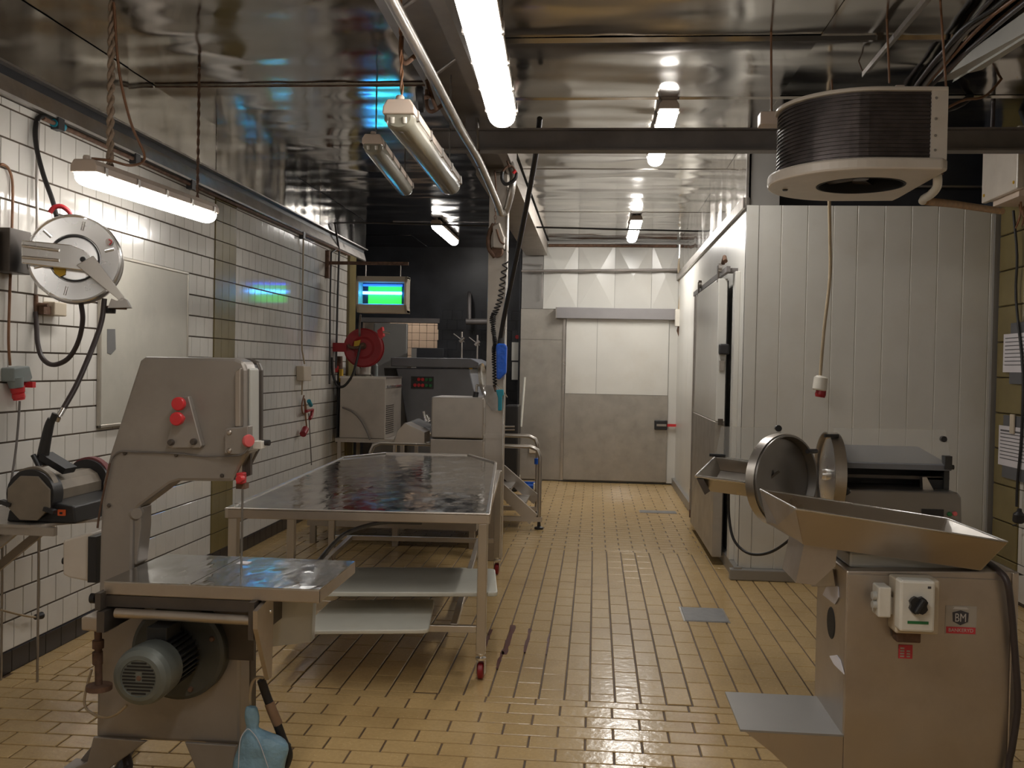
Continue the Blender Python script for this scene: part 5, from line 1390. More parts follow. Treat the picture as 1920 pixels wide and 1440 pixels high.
# insect trap
zp = thing('insect_trap', 'glowing blue and green electric insect trap hung by the wall', 'insect trap', (-2.302,10.3,2.187))
ZX0, ZX1 = (-2.589,10.3,2.386)[0], (-2.041,10.3,2.364)[0]
zt0, zb0 = (-2.321,10.3,2.569)[2], (-2.314,10.3,2.176)[2]
w_ = ZX1 - ZX0
MB().box(ZX0, ZX1, 10.40, 10.42, zb0 + 0.05, zt0 - 0.03).build('back_plate', 'black_plastic', zp)
MB().prism([(10.22, zt0 - 0.075), (10.20, zt0 - 0.06), (10.24, zt0), (10.42, zt0), (10.42, zt0 - 0.02), (10.26, zt0 - 0.02)], 'x', ZX0, ZX1).build('top_cover', 'cream_plastic', zp)
MB().prism([(10.20, zb0 + 0.085), (10.22, zb0 + 0.095), (10.26, zb0 + 0.03), (10.42, zb0 + 0.03), (10.42, zb0), (10.25, zb0)], 'x', ZX0, ZX1).build('bottom_cover', 'cream_plastic', zp)
for xa in (ZX0, ZX1 - 0.025):
    MB().prism([(10.20, zb0 + 0.085), (10.25, zb0), (10.42, zb0), (10.42, zt0), (10.24, zt0), (10.20, zt0 - 0.06)], 'x', xa, xa + 0.025).build('end_cheek', 'cream_plastic', zp, bevel=0.004)
MB().box(ZX0 + 0.09, ZX1 - 0.09, 10.385, 10.398, zb0 + 0.09, zt0 - 0.10).build('glue_board', 'glue_board', zp)
zz_ = (zt0 + zb0) / 2 + 0.02
MB().tube([(ZX0 + 0.05, 10.30, zz_), (ZX1 - 0.07, 10.30, zz_)], 0.016, 12).build('lamp_tube', 'zapper_tube', zp)
MB().tube([(ZX0 + 0.05, 10.32, zz_ + 0.085), (ZX1 - 0.07, 10.32, zz_ + 0.085)], 0.012, 10).build('lamp_tube', 'zapper_uv', zp)
for sx_ in (0.13, 0.83):
    x_ = ZX0 + w_ * sx_
    MB().tube([(x_, 10.33, zt0), (x_, 10.33, (-2.348,2.722)[1])], 0.006, 6).build('hanger_rod', 'galvanised', zp)
tra = thing('trap_bracket', 'thin wall arm carrying the glowing insect trap', 'bracket', (-2.94,11.41,2.866))
MB().box(XL + 0.02, (-2.048,10.33,2.725)[0], 10.315, 10.345, (-2.348,2.699)[1], (-2.348,2.734)[1]).build('arm', 'rust', tra)
MB().box(XL, XL + 0.04, 10.30, 10.36, 2.55, 2.85).build('wall_plate', 'rust', tra)
strand('trap_cable', 'grey cable hanging below the insect trap', 'cable', [(-2.611,10.5,2.165), (-2.645,10.6,1.991), (-2.71,10.9,1.817), (-2.724,11,1.571)], 0.012, 'cable_grey', smooth=3)

# ================================================================ BACK OF THE LEFT AISLE
# ---- steel cabinet on its stand
ic = thing('steel_cabinet', 'square steel cabinet with louvred side standing below the red reel', 'cabinet', (-2.55, 11.0, 0))
CX0, CX1 = (-2.856,10.6,1.149)[0], (-2.339,10.6,1.161)[0]
CZ0, CZ1 = (-2.587,10.6,0.784)[2], (-2.599,10.6,1.466)[2]
MB().box(CX0, CX1, 10.6, 11.5, CZ0, CZ1).build('body', 'steel_column', ic, bevel=0.006)
MB().box(CX0 - 0.005, CX1 + 0.005, 10.595, 11.505, CZ1 - 0.01, CZ1 + 0.012).build('lid', 'steel', ic)
MB().box(CX1 - 0.001, CX1 + 0.012, 10.62, 11.48, CZ1 - 0.115, CZ1 - 0.085).build('handle_strip', 'steel_bright', ic)
for i in range(14):
    z_ = CZ0 + 0.05 + i * 0.024
    MB().box(CX1 - 0.001, CX1 + 0.006, 10.66, 11.05, z_, z_ + 0.010).build('louvre', 'saw_dark', ic)
MB().tube([(-2.82,10.58,1.126), (-2.704,10.56,1.082), (-2.603,10.55,0.99), (-2.528,10.55,0.86), (-2.49,10.55,0.772)], 0.009, 8, smooth=4).build('lead', 'cable_grey', ic)
sd_ = thing('cabinet_stand', 'dark steel stand under the louvred steel cabinet', 'stand', (-2.5, 11.0, 0))
MB().box(CX0 - 0.04, CX1 + 0.25, 10.58, 11.52, CZ0 - 0.045, CZ0 - 0.001).build('top_frame', 'steel_column', sd_)
for x_, y_ in ((CX0, 10.62), (CX1 + 0.2, 10.62), (CX0, 11.48), (CX1 + 0.2, 11.48)):
    MB().box(x_ - 0.02, x_ + 0.02, y_ - 0.02, y_ + 0.02, 0, CZ0 - 0.045).build('leg', 'steel_column', sd_)
MB().box(CX0, CX1 + 0.2, 10.61, 10.65, 0.25, 0.29).build('stretcher', 'steel_column', sd_)
# wood-framed pot and items on top of cabinet
pot = thing('steel_pot', 'steel pot standing on top of the louvred cabinet', 'pot', (-2.6, 11.3, CZ1 + 0.013))
px0 = (-2.728,11.2,1.508)[0]
MB().lathe([(0, 0.0), (0.085, 0.0), (0.10, 0.02), (0.10, 0.16), (0.107, 0.165), (0.095, 0.16), (0.09, 0.02), (0, 0.012)], (px0, 11.2, CZ1 + 0.013), (0, 0, 1), 24).build('pot_body', 'galvanised', pot)
MB().tube([(px0 - 0.10, 11.2, CZ1 + 0.14), (px0 - 0.13, 11.2, CZ1 + 0.13), (px0 - 0.10, 11.2, CZ1 + 0.10)], 0.008, 6).build('pot_handle', 'galvanised', pot)
tag(MB().lathe([(0, 0), (0.03, 0), (0.03, 0.12), (0.015, 0.15), (0.015, 0.17), (0, 0.17)], ((-2.593,11.2,1.511)[0], 11.2, CZ1 + 0.013), (0, 0, 1), 16).build('bottle', 'grey_plastic'), 'small grey bottle beside the pot on the cabinet', 'bottle')

# ---- big grey vat with button panel
gv = thing('grey_tumbler', 'large slate-grey machine with red and green push buttons', 'machine', (-1.968,11.8,0.528))
YV = 11.8
G0 = [(-2.477,1.577), (-1.555,1.595), (-1.461,1.235), (-1.376,0.94), (-1.349,-0.447), (-2.305,-0.48), (-2.331,0.916), (-2.404,1.28)]
MB().prism([(x, max(z, 0.0)) for x, z in G0], 'y', YV, YV + 1.1).build('body', 'grey_machine', gv, bevel=0.015)
MB().prism([(-2.529,1.708), (-1.537,1.714), (-1.43,1.663), (-1.43,1.624), (-1.508,1.596), (-2.527,1.596)], 'y', YV - 0.06, YV + 1.15).build('lid', 'grey_machine', gv, bevel=0.01)
MB().prism([(-2.648,1.574), (-2.498,1.577), (-2.453,1.343), (-2.631,1.427)], 'y', YV + 0.1, YV + 0.5).build('side_hinge', 'motor_dark', gv)
pn = MB().box((-2.279,1.389)[0], (-1.997,1.395)[0], YV - 0.012, YV + 0.002, (-2.137,1.325)[1], (-2.139,1.478)[1]).build('button_panel', 'motor_dark', gv)
b0, b1, b2, b3 = (-2.229,1.443), (-2.035,1.44), (-2.228,1.37), (-2.034,1.368)
for i in range(5):
    c = lerp(b0, b1, i / 4)
    MB().lathe([(0, 0.02), (0.020, 0.018), (0.023, 0)], (c[0], YV - 0.012, c[1]), (0, -1, 0), 14).build('push_button', ('black_plastic', 'red_plastic', 'red_plastic', 'green_plastic', 'green_plastic')[i], pn)
    c = lerp(b2, b3, i / 4)
    MB().lathe([(0, 0.02), (0.020, 0.018), (0.023, 0)], (c[0], YV - 0.012, c[1]), (0, -1, 0), 14).build('push_button', ('red_plastic', 'red_plastic', 'red_plastic', 'green_plastic', 'green_plastic')[i], pn)
MB().box((-1.553,1.602)[0], (-1.514,1.603)[0], YV - 0.03, YV + 0.0, (-1.533,1.582)[1], (-1.534,1.629)[1]).build('yellow_label', 'yellow_label', gv)
# side-mounted steel lid and paddle next to the column
dl = thing('steel_dish', 'polished round steel dish with black handle beside the column', 'dish', (-1.094,9.2,1.371))
MB().lathe([(0, 0), (0.13, 0.0), (0.155, 0.02), (0.165, 0.03), (0.155, 0.0), (0, -0.012)], (-1.091,9.2,1.484), (0.985, -0.06, 0.16), 28).build('dish_disc', 'steel_bright', dl)
MB().tube([(-1.128,9.1,1.373), (-1.151,9.1,1.245)], 0.026, 12).build('dish_handle', 'black_plastic', dl)
MB().tube([(-1.129,9.1,1.439), (-1.042,9.1,1.43)], 0.010, 8).tube([(-1.124,9.1,1.439), (-1.128,9.1,1.357)], 0.012, 8).build('handle_bracket', 'steel', dl)

# ---- steel bowl machine box on platform
bx = thing('steel_box_machine', 'plain brushed steel machine housing behind the work table', 'machine', (-1.273,8.9,0.551))
YX = 8.9
E0, E1 = (-1.524,8.9,1.044)[0], (-1.032,8.9,1.056)[0]
ZT0, ZT1, ZT2 = (-1.288,8.9,1.324)[2], (-1.28,8.9,0.935)[2], 0.28
MB().box(E0, E1, YX, YX + 0.55, ZT1 + 0.005, ZT0).build('upper_door', 'steel_column', bx, bevel=0.012)
MB().box(E0 - 0.005, E1, YX + 0.005, YX + 0.55, ZT2, ZT1 - 0.004).build('lower_panel', 'steel_column', bx, bevel=0.008)
MB().box(E1 - 0.001, E1 + 0.02, YX + 0.02, YX + 0.07, ZT1 + 0.15, ZT1 + 0.30).build('hinge', 'steel', bx)
MB().box(E1 - 0.001, E1 + 0.02, YX + 0.02, YX + 0.07, ZT1 - 0.02, ZT1 + 0.04).build('hinge', 'steel', bx)
hp_ = MB().slab([(-1.822,9.1,0.999), (-1.756,9.1,1.077), (-1.568,9.1,0.995), (-1.566,9.1,0.898), (-1.846,9.1,0.891)], 0.30).build('inclined_hopper', 'steel_warm', bx)
MB().slab([(-1.756,9.1,1.077), (-1.734,9.4,1.093), (-1.589,9.4,1.028), (-1.568,9.1,0.995)][::-1], 0.01).build('hopper_lip', 'steel_bright', bx)
for q0, q1 in (((-1.646,9.2,1.173), (-1.618,9.2,1.075)), ((-1.619,9.2,1.137), (-1.587,9.2,1.076))):
    MB().tube([q0, q1], 0.016, 8).build('spout', 'steel_bright', bx)
pf = thing('machine_platform', 'low steel platform frame beneath the steel machine housing', 'platform', (-1.5, 9.0, 0))
FX0, FX1 = -2.55, -1.02
MB().box(FX0, FX1, 8.42, 8.48, 0.16, 0.225).box(FX0, FX1, 9.5, 9.56, 0.16, 0.225).box(FX0, FX0 + 0.06, 8.48, 9.5, 0.16, 0.225).box(FX1 - 0.06, FX1, 8.48, 9.5, 0.16, 0.225).build('frame', 'steel_column', pf)
MB().box(FX0, FX1, 8.42, 9.56, 0.225, 0.245).build('deck', 'beam_dark', pf)
for x_, y_ in ((-2.5, 8.45), (-1.75, 8.45), (-1.06, 8.45), (-2.5, 9.53), (-1.06, 9.53)):
    MB().box(x_ - 0.025, x_ + 0.025, y_ - 0.025, y_ + 0.025, 0.0, 0.16).build('leg', 'steel_column', pf)
MB().box(-1.45, -1.05, 8.7, 9.45, 0.245, 0.28).build('machine_pad', 'steel_column', pf)

# ---- tubular step rail
hr = thing('step_rail', 'tubular steel step rail with slanted side channels beside the column', 'rail', (-0.524,9.6,0))
def hoop(y_, zt, xl, xr, zb, name='hoop'):
    r_ = 0.10
    P = [(xl, y_, zb), (xl, y_, zt - r_), (xl + r_ * 0.3, y_, zt - r_ * 0.3), (xl + r_, y_, zt), (xr - r_, y_, zt), (xr - r_ * 0.3, y_, zt - r_ * 0.3), (xr, y_, zt - r_), (xr, y_, zb)]
    return MB().tube(P, 0.021, 12).build(name, 'steel', hr)
zr1 = (-0.765,9.6,0.823)[2]
zr2 = (-0.823,10.3,0.88)[2]
hoop(9.6, zr1, (-2.258,9.6,0.712)[0], (-0.534,9.6,0.76)[0], 0.10)
hoop(10.3, zr2, (-2.157,10.3,0.654)[0], (-0.601,10.3,0.697)[0], 0.10)
MB().box(-1.35, (-0.503,9.6,0.039)[0], 9.58, 9.62, 0.075, 0.12).build('bottom_bar', 'steel', hr)
MB().box(-1.35, (-0.565,10.3,0.066)[0], 10.28, 10.32, 0.075, 0.12).build('bottom_bar', 'steel', hr)
for y_ in (9.6, 10.3):
    x_ = {9.6: (-0.533,9.6,0.225)[0], 10.3: (-0.595,10.3,0.123)[0]}[y_] + 0.0
    MB().lathe([(0, 0), (0.045, 0), (0.045, 0.018), (0.018, 0.03), (0.012, 0.12), (0, 0.12)], (x_, y_, 0.0), (0, 0, 1), 18).build('levelling_foot', 'black_rubber', hr)
def channel(p0, p1, p2, p3, y_):
    MB().prism([p0, p1, p2, p3], 'y', y_ - 0.025, y_ + 0.025).build('step_channel', 'steel', hr)
channel((-1.029,0.558), (-1.026,0.413), (-0.626,0.05), (-0.548,0.144), 9.6)
channel((-1.039,0.648), (-1.036,0.5), (-0.624,0.165), (-0.563,0.252), 10.2)
for t_ in (0.25, 0.6):
    a = lerp((-1.027,0.488), (-0.59,0.095), t_)
    MB().box(a[0] - 0.1, a[0] + 0.1, 9.62, 10.18, a[1] - 0.01, a[1] + 0.01).build('tread', 'galvanised', hr)

# ---- mop and squeegee by the far wall
mp_ = thing('mop', 'white-handled floor squeegee leaning by the grey wall sheet', 'mop', (-1.029,13.4,0.039))
MB().tube([(-0.99,13.5,1.48), (-1.025,13.45,0.784)], 0.017, 10).build('grip_tube', 'mop_white', mp_)
MB().tube([(-1.025,13.45,0.784), (-1.045,13.4,0.114)], 0.012, 10).build('shaft', 'galvanised', mp_)
MB().tube([(-1.045,13.4,0.114), (-1.051,13.4,0.039)], 0.03, 10).build('socket', 'mop_white', mp_)
MB().obox((-0.987,12.967,0.04), (0.5, 0.05, 0.06)).build('blade', 'blue_plastic', mp_)
sq = thing('floor_scraper', 'blue floor scraper lying at the foot of the far wall', 'scraper', (-0.917,13.015,0))
MB().obox((-0.9,12.774,0.03), (0.28, 0.10, 0.05)).build('head', 'blue_plastic', sq, bevel=0.008)
MB().obox((-0.75,12.647,0.05), (0.07, 0.08, 0.09)).build('joint', 'mop_white', sq, bevel=0.006)
tag(MB().box((-0.923,0.466)[0], (-0.801,0.469)[0], 13.70, 13.738, (-0.861,0.392)[1], (-0.863,0.491)[1]).build('wall_plate', 'cream_plastic', bevel=0.006), 'small cream plate low on the grey wall sheet', 'wall plate')
tag(MB().lathe([(0, -0.03), (0.035, -0.03), (0.035, 0.03), (0, 0.03)], (-0.597,10.25,0.616), (0, 0, 1), 14).build('blue_clamp', 'blue_plastic'), 'blue plastic clamp on the step rail post', 'clamp')

# ---- boxes and dark things behind the column
eb = thing('fuse_box', 'white fuse boxes stacked on the dark wall by the grey sheet', 'fuse box', (-1.144,13.9,1.528))
MB().box((-1.214,1.913)[0], (-1.09,1.915)[0], 13.86, 13.95, (-1.148,1.713)[1], (-1.153,1.976)[1]).build('upper_box', 'tray_white', eb)
MB().box((-1.206,1.527)[0], (-1.082,1.529)[0], 13.86, 13.95, (-1.143,1.435)[1], (-1.148,1.69)[1]).build('lower_box', 'tray_white', eb)
MB().lathe([(0, 0.03), (0.03, 0.03), (0.03, 0)], (-1.138,13.88,2.053), (0, -1, 0), 14).build('red_switch', 'red_paint', eb)
MB().box((-1.206,1.527)[0], (-1.082,1.529)[0], 13.88, 14.6, (-1.143,1.435)[1], (-1.157,2.146)[1]).build('backing', 'dark_room', eb)
bb_ = thing('black_bin', 'tall black bin standing in the dark behind the column', 'bin', (-1.065,12.4,0.292))
MB().prism([(-1.165,1.12), (-0.985,1.124), ((-0.98,12.4,0.156)[0], 0.0), ((-1.16,12.4,0.151)[0], 0.0)], 'y', 12.4, 12.8).build('bin_body', 'black_plastic', bb_, bevel=0.02)
MB().tube([(-1.158,12.38,0.845), (-1.026,12.38,0.848)], 0.012, 8).build('bin_rail', 'galvanised', bb_)
MB().tube([(-1.157,12.38,0.803), (-1.025,12.38,0.807)], 0.012, 8).build('bin_rail', 'galvanised', bb_)
dc = thing('dark_cabinet', 'black cabinet blocking the lower part of the dark doorway', 'cabinet', (-2.511,14.2,1.499))
MB().box((-2.724,1.494)[0], (-2.245,1.504)[0], 14.1, 14.5, 0, (-2.536,1.875)[1]).build('carcass', 'dark_room', dc, bevel=0.01)
MB().box((-2.724,1.494)[0], (-2.65,1.496)[0], 14.08, 14.1, 0.4, (-2.536,1.875)[1] - 0.01).build('side_strip', 'grey_panel', dc)
# two thin stands and a duct against the dark wall
for lab, x0_, q in (('thin metal stand with clamp behind the grey machine', 0, ((-1.853,13.2,2.092), (-1.838,13.2,1.724))), ('dull thin stand with clamp right of the brighter one', 1, ((-1.661,13.4,2.058), (-1.654,13.4,1.669)))):
    tk = thing('clamp_stand', lab, 'stand', (q[1][0], q[1][1], 0), 'thin stands by the dark wall')
    MB().tube([q[0], (q[1][0], q[1][1], 0.02)], 0.014, 8).build('rod', 'galvanised' if not x0_ else 'beam_steel', tk)
    c = Vector(q[0]).lerp(Vector(q[1]), 0.3)
    MB().tube([c + Vector((-0.12, 0, 0.08)), c + Vector((0.03, 0, -0.03))], 0.010, 6).tube([c + Vector((-0.03, -0.02, -0.03)), c + Vector((0.03, -0.02, 0.03))], 0.022, 8).build('clamp', 'galvanised' if not x0_ else 'beam_steel', tk)
    MB().lathe([(0, 0), (0.08, 0), (0.08, 0.02), (0, 0.03)], (q[1][0], q[1][1], 0.0), (0, 0, 1), 18).build('base', 'beam_dark', tk)
du = thing('duct_pipe', 'grey elbow duct pipe on the dark back wall', 'pipe', (-1.817,14.3,2.27))
MB().tube([(-1.946,14.3,2.284), (-1.616,14.3,2.289)], 0.045, 12).build('duct', 'beam_dark', du)
MB().tube([(-1.898,14.3,2.309), (-1.904,14.3,2.628), (-1.918,14.4,2.699), (-1.945,14.6,2.73)], 0.03, 12).build('riser', 'beam_dark', du)

# ---- pipes and boxes on the far wall
strand('wall_pipe', 'dark horizontal pipe across the metal far wall sheets', 'pipe', [(-1.077,13.65,2.985), (1.126,13.65,3.024)], 0.018, 'beam_steel', smooth=0)
strand('wall_conduit', 'thin square conduit bend at the left of the far wall', 'conduit', [(-1.066,13.68,3.087), (-0.785,13.68,3.082), (-0.782,13.68,2.598)], 0.008, 'beam_steel', smooth=0)
strand('ceiling_edge_pipe', 'brown pipe lying along the top of the far wall', 'pipe', [(-0.70, YF - 0.04, 3.36), (1.1, YF - 0.04, 3.365)], 0.022, 'rust', smooth=0)
jb = thing('junction_box', 'white junction box at the right end of the door lintel', 'junction box', (1.135,13.5,2.345))
MB().box((1.084,2.351)[0], (1.194,2.353)[0], 13.46, 13.58, (1.138,2.227)[1], (1.133,2.463)[1]).build('box', 'white_plastic', jb, bevel=0.006)
MB().tube([(1.134,13.52,2.464), (1.157,13.6,2.767), (1.121,13.6,3.027), (1.154,13.62,3.289)], 0.014, 8, smooth=4).tube([(1.178,13.52,2.465), (1.192,13.6,2.842), (1.165,13.6,3.027)], 0.010, 8, smooth=4).build('cables', 'cable_beige', jb)
MB().tube([(1.138,13.5,2.227), (1.127,13.52,2.168), (1.16,13.55,2.081)], 0.018, 8).build('door_switch', 'rust', jb)
fl = thing('glint_strip', 'lamp reflection modelled as a bright foil strip at the top right corner of the far wall', 'glint', (1.176,13.6,3.213))
MB().box((1.124,3.212)[0], (1.227,3.213)[0], 13.6, 13.66, (1.179,3.064)[1], (1.172,3.376)[1]).build('glint_bar', 'steel_bright', fl, bevel=0.006)  # bright bar standing in for a lamp's reflection in the metal corner

# ---- sliding door on the cold room side
sdr = thing('sliding_door', 'white sliding cold room door with steel lower half on a rail', 'door', (1.04, 9.0, 0.07))
MB().box(1.0, 1.075, 8.10, 9.92, 1.197, 2.385).build('upper_leaf', 'white_panel', sdr, bevel=0.006)
MB().box(0.996, 1.075, 8.10, 9.92, 0.07, 1.195).build('kick_plate', 'door_steel', sdr, bevel=0.004)
MB().box(1.075, 1.085, 8.12, 9.9, 0.08, 2.37).build('gasket', 'black_rubber', sdr)
MB().box(0.985, 1.0, 9.90, 9.93, 0.2, 2.37).build('edge_strip', 'galvanised', sdr)
hd_ = MB().box(1.01, 1.09, 8.02, 8.10, (1.051,1.754)[1], (1.049,1.842)[1]).build('handle', 'black_plastic', sdr, bevel=0.012)
MB().box(1.02, 1.06, 8.085, 8.10, (1.019,1.621)[1], (1.017,1.705)[1]).build('lock_plate', 'steel', sdr)
MB().box(1.02, 1.06, 8.085, 8.10, (1.004,1.169)[1], (1.002,1.222)[1]).build('lock_plate', 'saw_dark', sdr)
rlr = thing('door_rail', 'dark roller rail above the white sliding door', 'rail', (1.06, 8.9, 2.42))
MB().box(1.03, 1.06, 7.85, 10.5, 2.415, 2.46).build('track', 'beam_dark', rlr)
MB().box(1.06, XC, 7.99, 8.04, 2.42, 2.46).build('bracket', 'beam_dark', rlr)
MB().box(1.06, XC, 10.3, 10.35, 2.42, 2.46).build('bracket', 'beam_dark', rlr)
for y_ in (8.2, 9.75):
    MB().lathe([(0, -0.015), (0.04, -0.015), (0.04, 0.015), (0, 0.015)], (1.02, y_, 2.48), (1, 0, 0), 18).build('roller', 'galvanised', rlr)
    MB().box(1.0, 1.015, y_ - 0.03, y_ + 0.03, 2.36, 2.50).build('roller_plate', 'saw_dark', rlr)
MB().tube([(1.02, 7.86, 2.50), (1.02, 7.92, 2.54), (1.02, 8.0, 2.50)], 0.018, 8).build('end_stop', 'rust', rlr)
fr_ = thing('door_frame', 'white frame post beside the near edge of the sliding door', 'frame', (1.1, 7.9, 0))
MB().box(1.10, XC, 7.84, 7.98, 0.1, 2.42).build('post', 'white_panel', fr_, bevel=0.004)
tag(MB().box(1.03, XC, 10.35, 10.42, 0.05, 0.35).build('door_guide', 'rust'), 'small rusty floor guide of the sliding door', 'door guide')
for lab, y_, z_ in (('upper black bump stop on the white cold room side', 10.2, 1.77), ('lower black bump stop on the white cold room side', 10.2, 1.17)):
    tag(MB().lathe([(0, 0.10), (0.03, 0.10), (0.03, 0.03), (0.05, 0.03), (0.05, 0)], (XC, y_, z_), (-1, 0, 0), 14).build('bump_stop', 'black_plastic'), lab, 'bump stop', 'bump stops')

# ================================================================ RIGHT SIDE
hp2 = thing('hanging_socket', 'white and red industrial socket dangling on a cord before the white panels', 'socket', (1.659,7.3,1.457))
hc = Vector((1.657,7.3,1.528))
MB().lathe([(0, 0.09), (0.03, 0.09), (0.05, 0.075), (0.052, -0.01), (0.045, -0.02), (0, -0.02)], hc + Vector((0, 0, -0.02)), (0.1, 0, 1), 20).build('shell', 'white_plastic', hp2)
MB().lathe([(0, 0.0), (0.036, 0.0), (0.04, -0.035), (0.034, -0.055), (0, -0.055)], hc + Vector((0.012, 0, -0.035)), (0.15, 0, 1), 20).build('mouth', 'red_paint', hp2)
MB().tube([(1.659,7.3,1.599), (1.666,7.25,1.929), (1.687,7.2,2.316), (1.656,7.1,2.613), (1.623,7,2.824), (1.599,6.95,3.04), (1.578,6.9,3.245), (1.60, 6.85, ZC)], 0.012, 8, smooth=5).build('cord', 'cable_beige', hp2)

# ceiling cooler: half-round coil over a drip pan
ck = thing('ceiling_cooler', 'half-round ceiling cooler with dark finned coil and cream drip pan', 'cooler', (1.35, 5.2, 2.6))
def dshape(cx, cy, r, x1, hw, n=28):
    P = [(x1, cy - hw)]
    for k in range(n + 1):
        a = -math.pi / 2 - math.pi * k / n
        P.append((cx + r * math.cos(a), cy + r * math.sin(a)))
    P.append((x1, cy + hw))
    return P
CYc = 5.21
out_ = dshape(1.34, CYc, 0.45, 1.667, 0.43)
def ring_plate(poly, hole_c, hole_r, z0, z1):
    """Plate with a round hole: outer outline re-sampled by angle about the hole."""
    n = 64
    A = []
    for k in range(n):
        a = 2 * math.pi * k / n
        d = Vector((math.cos(a), math.sin(a)))
        best = None
        for i in range(len(poly)):
            p, q = Vector(poly[i]), Vector(poly[(i + 1) % len(poly)])
            e = q - p
            den = d.x * e.y - d.y * e.x
            if abs(den) < 1e-9:
                continue
            w = p - Vector(hole_c)
            t = (w.x * e.y - w.y * e.x) / den
            u_ = (w.x * d.y - w.y * d.x) / den
            if t > 0 and -1e-6 <= u_ <= 1 + 1e-6 and (best is None or t < best):
                best = t
        A.append((hole_c[0] + d.x * best, hole_c[1] + d.y * best))
    Bh = [(hole_c[0] + hole_r * math.cos(2 * math.pi * k / n), hole_c[1] + hole_r * math.sin(2 * math.pi * k / n)) for k in range(n)]
    vs = [(*p, z0) for p in A] + [(*p, z0) for p in Bh] + [(*p, z1) for p in A] + [(*p, z1) for p in Bh]
    fs = []
    for k in range(n):
        j = (k + 1) % n
        fs += [(k, n + k, n + j, j), (2 * n + k, 2 * n + j, 3 * n + j, 3 * n + k), (k, j, 2 * n + j, 2 * n + k), (n + k, 3 * n + k, 3 * n + j, n + j)]
    return MB().add(vs, fs)
pan = ring_plate(out_, (1.36, 5.19), 0.215, 2.60, 2.66).build('drip_pan', 'cooler_white', ck, bevel=0.012)
inn = dshape(1.34, CYc, 0.405, 1.59, 0.395)
core = dshape(1.34, CYc, 0.395, 1.585, 0.385)
def outline_wall(poly, z0, z1, th, closed=False):
    m = MB()
    n = len(poly)
    c = Vector((1.36, 5.2))
    for i in range(n - 1):
        p, q = Vector(poly[i]), Vector(poly[i + 1])
        pi, qi = p + (c - p).normalized() * th, q + (c - q).normalized() * th
        m.hexa([(*p, z0), (*q, z0), (*qi, z0), (*pi, z0), (*p, z1), (*q, z1), (*qi, z1), (*pi, z1)])
    return m
outline_wall(core, 2.66, 2.985, 0.05).build('coil_core', 'coil_fins', ck)
fins = MB()
for k in range(16):
    z_ = 2.676 + k * 0.0195
    m = outline_wall(inn, z_, z_ + 0.006, 0.03)
    fins.add(m.v, m.f)
stuff(fins.build('coil_fins', 'coil_fins', ck))
MB().prism(dshape(1.34, CYc, 0.42, 1.66, 0.41), 'z', 2.985, 3.005).build('top_plate', 'cooler_white', ck, bevel=0.006)
MB().box(1.585, 1.66, CYc - 0.405, CYc - 0.39, 2.655, 2.99).build('end_panel', 'cooler_white', ck)
MB().box(1.645, 1.66, CYc - 0.39, CYc + 0.39, 2.655, 2.99).build('end_panel', 'cooler_white', ck)
MB().box(1.585, 1.66, CYc + 0.39, CYc + 0.405, 2.655, 2.99).build('end_panel', 'cooler_white', ck)
for z_ in (2.70, 2.77, 2.85, 2.95):
    MB().lathe([(0, 0.004), (0.006, 0.003), (0.007, 0)], (1.605, CYc - 0.405, z_), (0, -1, 0), 8).build('screw', 'galvanised', ck)
MB().lathe([(0, 0.10), (0.2135, 0.10), (0.2135, 0.0), (0.222, -0.001), (0.222, -0.003), (0.211, -0.003), (0.211, 0.09), (0, 0.09)], (1.36, 5.19, 2.602), (0, 0, 1), 48).build('fan_shroud', 'fan_dark', ck)
for k in range(5):
    a = 2 * math.pi * k / 5
    c, s = math.cos(a), math.sin(a)
    MB().hexa([(1.36 + c * 0.04 - s * 0.03, 5.19 + s * 0.04 + c * 0.03, 2.65), (1.36 + c * 0.19 - s * 0.06, 5.19 + s * 0.19 + c * 0.06, 2.65), (1.36 + c * 0.19 + s * 0.05, 5.19 + s * 0.19 - c * 0.05, 2.635), (1.36 + c * 0.04 + s * 0.02, 5.19 + s * 0.04 - c * 0.02, 2.635),
               (1.36 + c * 0.04 - s * 0.03, 5.19 + s * 0.04 + c * 0.03, 2.653), (1.36 + c * 0.19 - s * 0.06, 5.19 + s * 0.19 + c * 0.06, 2.653), (1.36 + c * 0.19 + s * 0.05, 5.19 + s * 0.19 - c * 0.05, 2.638), (1.36 + c * 0.04 + s * 0.02, 5.19 + s * 0.04 - c * 0.02, 2.638)]).build('fan_blade', 'coil_fins', ck)
MB().lathe([(0, 0.0), (0.04, 0.0), (0.045, 0.03), (0, 0.03)], (1.36, 5.19, 2.632), (0, 0, 1), 18).build('fan_hub', 'coil_fins', ck)
br1 = (0.876,5.35,2.986)
MB().box(br1[0] - 0.02, br1[0] + 0.10, 5.30, 5.40, br1[2] - 0.035, br1[2] + 0.035).build('mount_bracket', 'lamp_housing', ck, bevel=0.004)
MB().box(1.50, 1.545, 5.1, 5.15, 3.0, 3.10).build('mount_bracket', 'lamp_housing', ck, bevel=0.004)
MB().lathe([(0.0, 0.0), (0.012, 0.0), (0.018, 0.012), (0.018, 0.02), (0, 0.02)], (0.995,5.3,2.593), (0, 0, 1), 12).build('drain_plug', 'black_plastic', ck)
for a, b in (((0.922,5.35,3.058), (0.875,5.2,3.689)), ((1.468,5.1,3.138), (1.42,5.05,3.593)), ((1.683,4.9,3.024), (1.622,4.85,3.46)), ((1.309,5.62,3.19), (1.302,5.62,3.25))):
    a, b = Vector(a), Vector(b)
    t = (ZC - a.z) / max(b.z - a.z, 1e-3) if b.z > a.z else 1
    MB().tube([a - Vector((0, 0, 0.03)), a + (b - a) * min(max(t, 0.2), 1.5)], 0.006, 8).build('hanger_rod', 'cable_brown', ck)
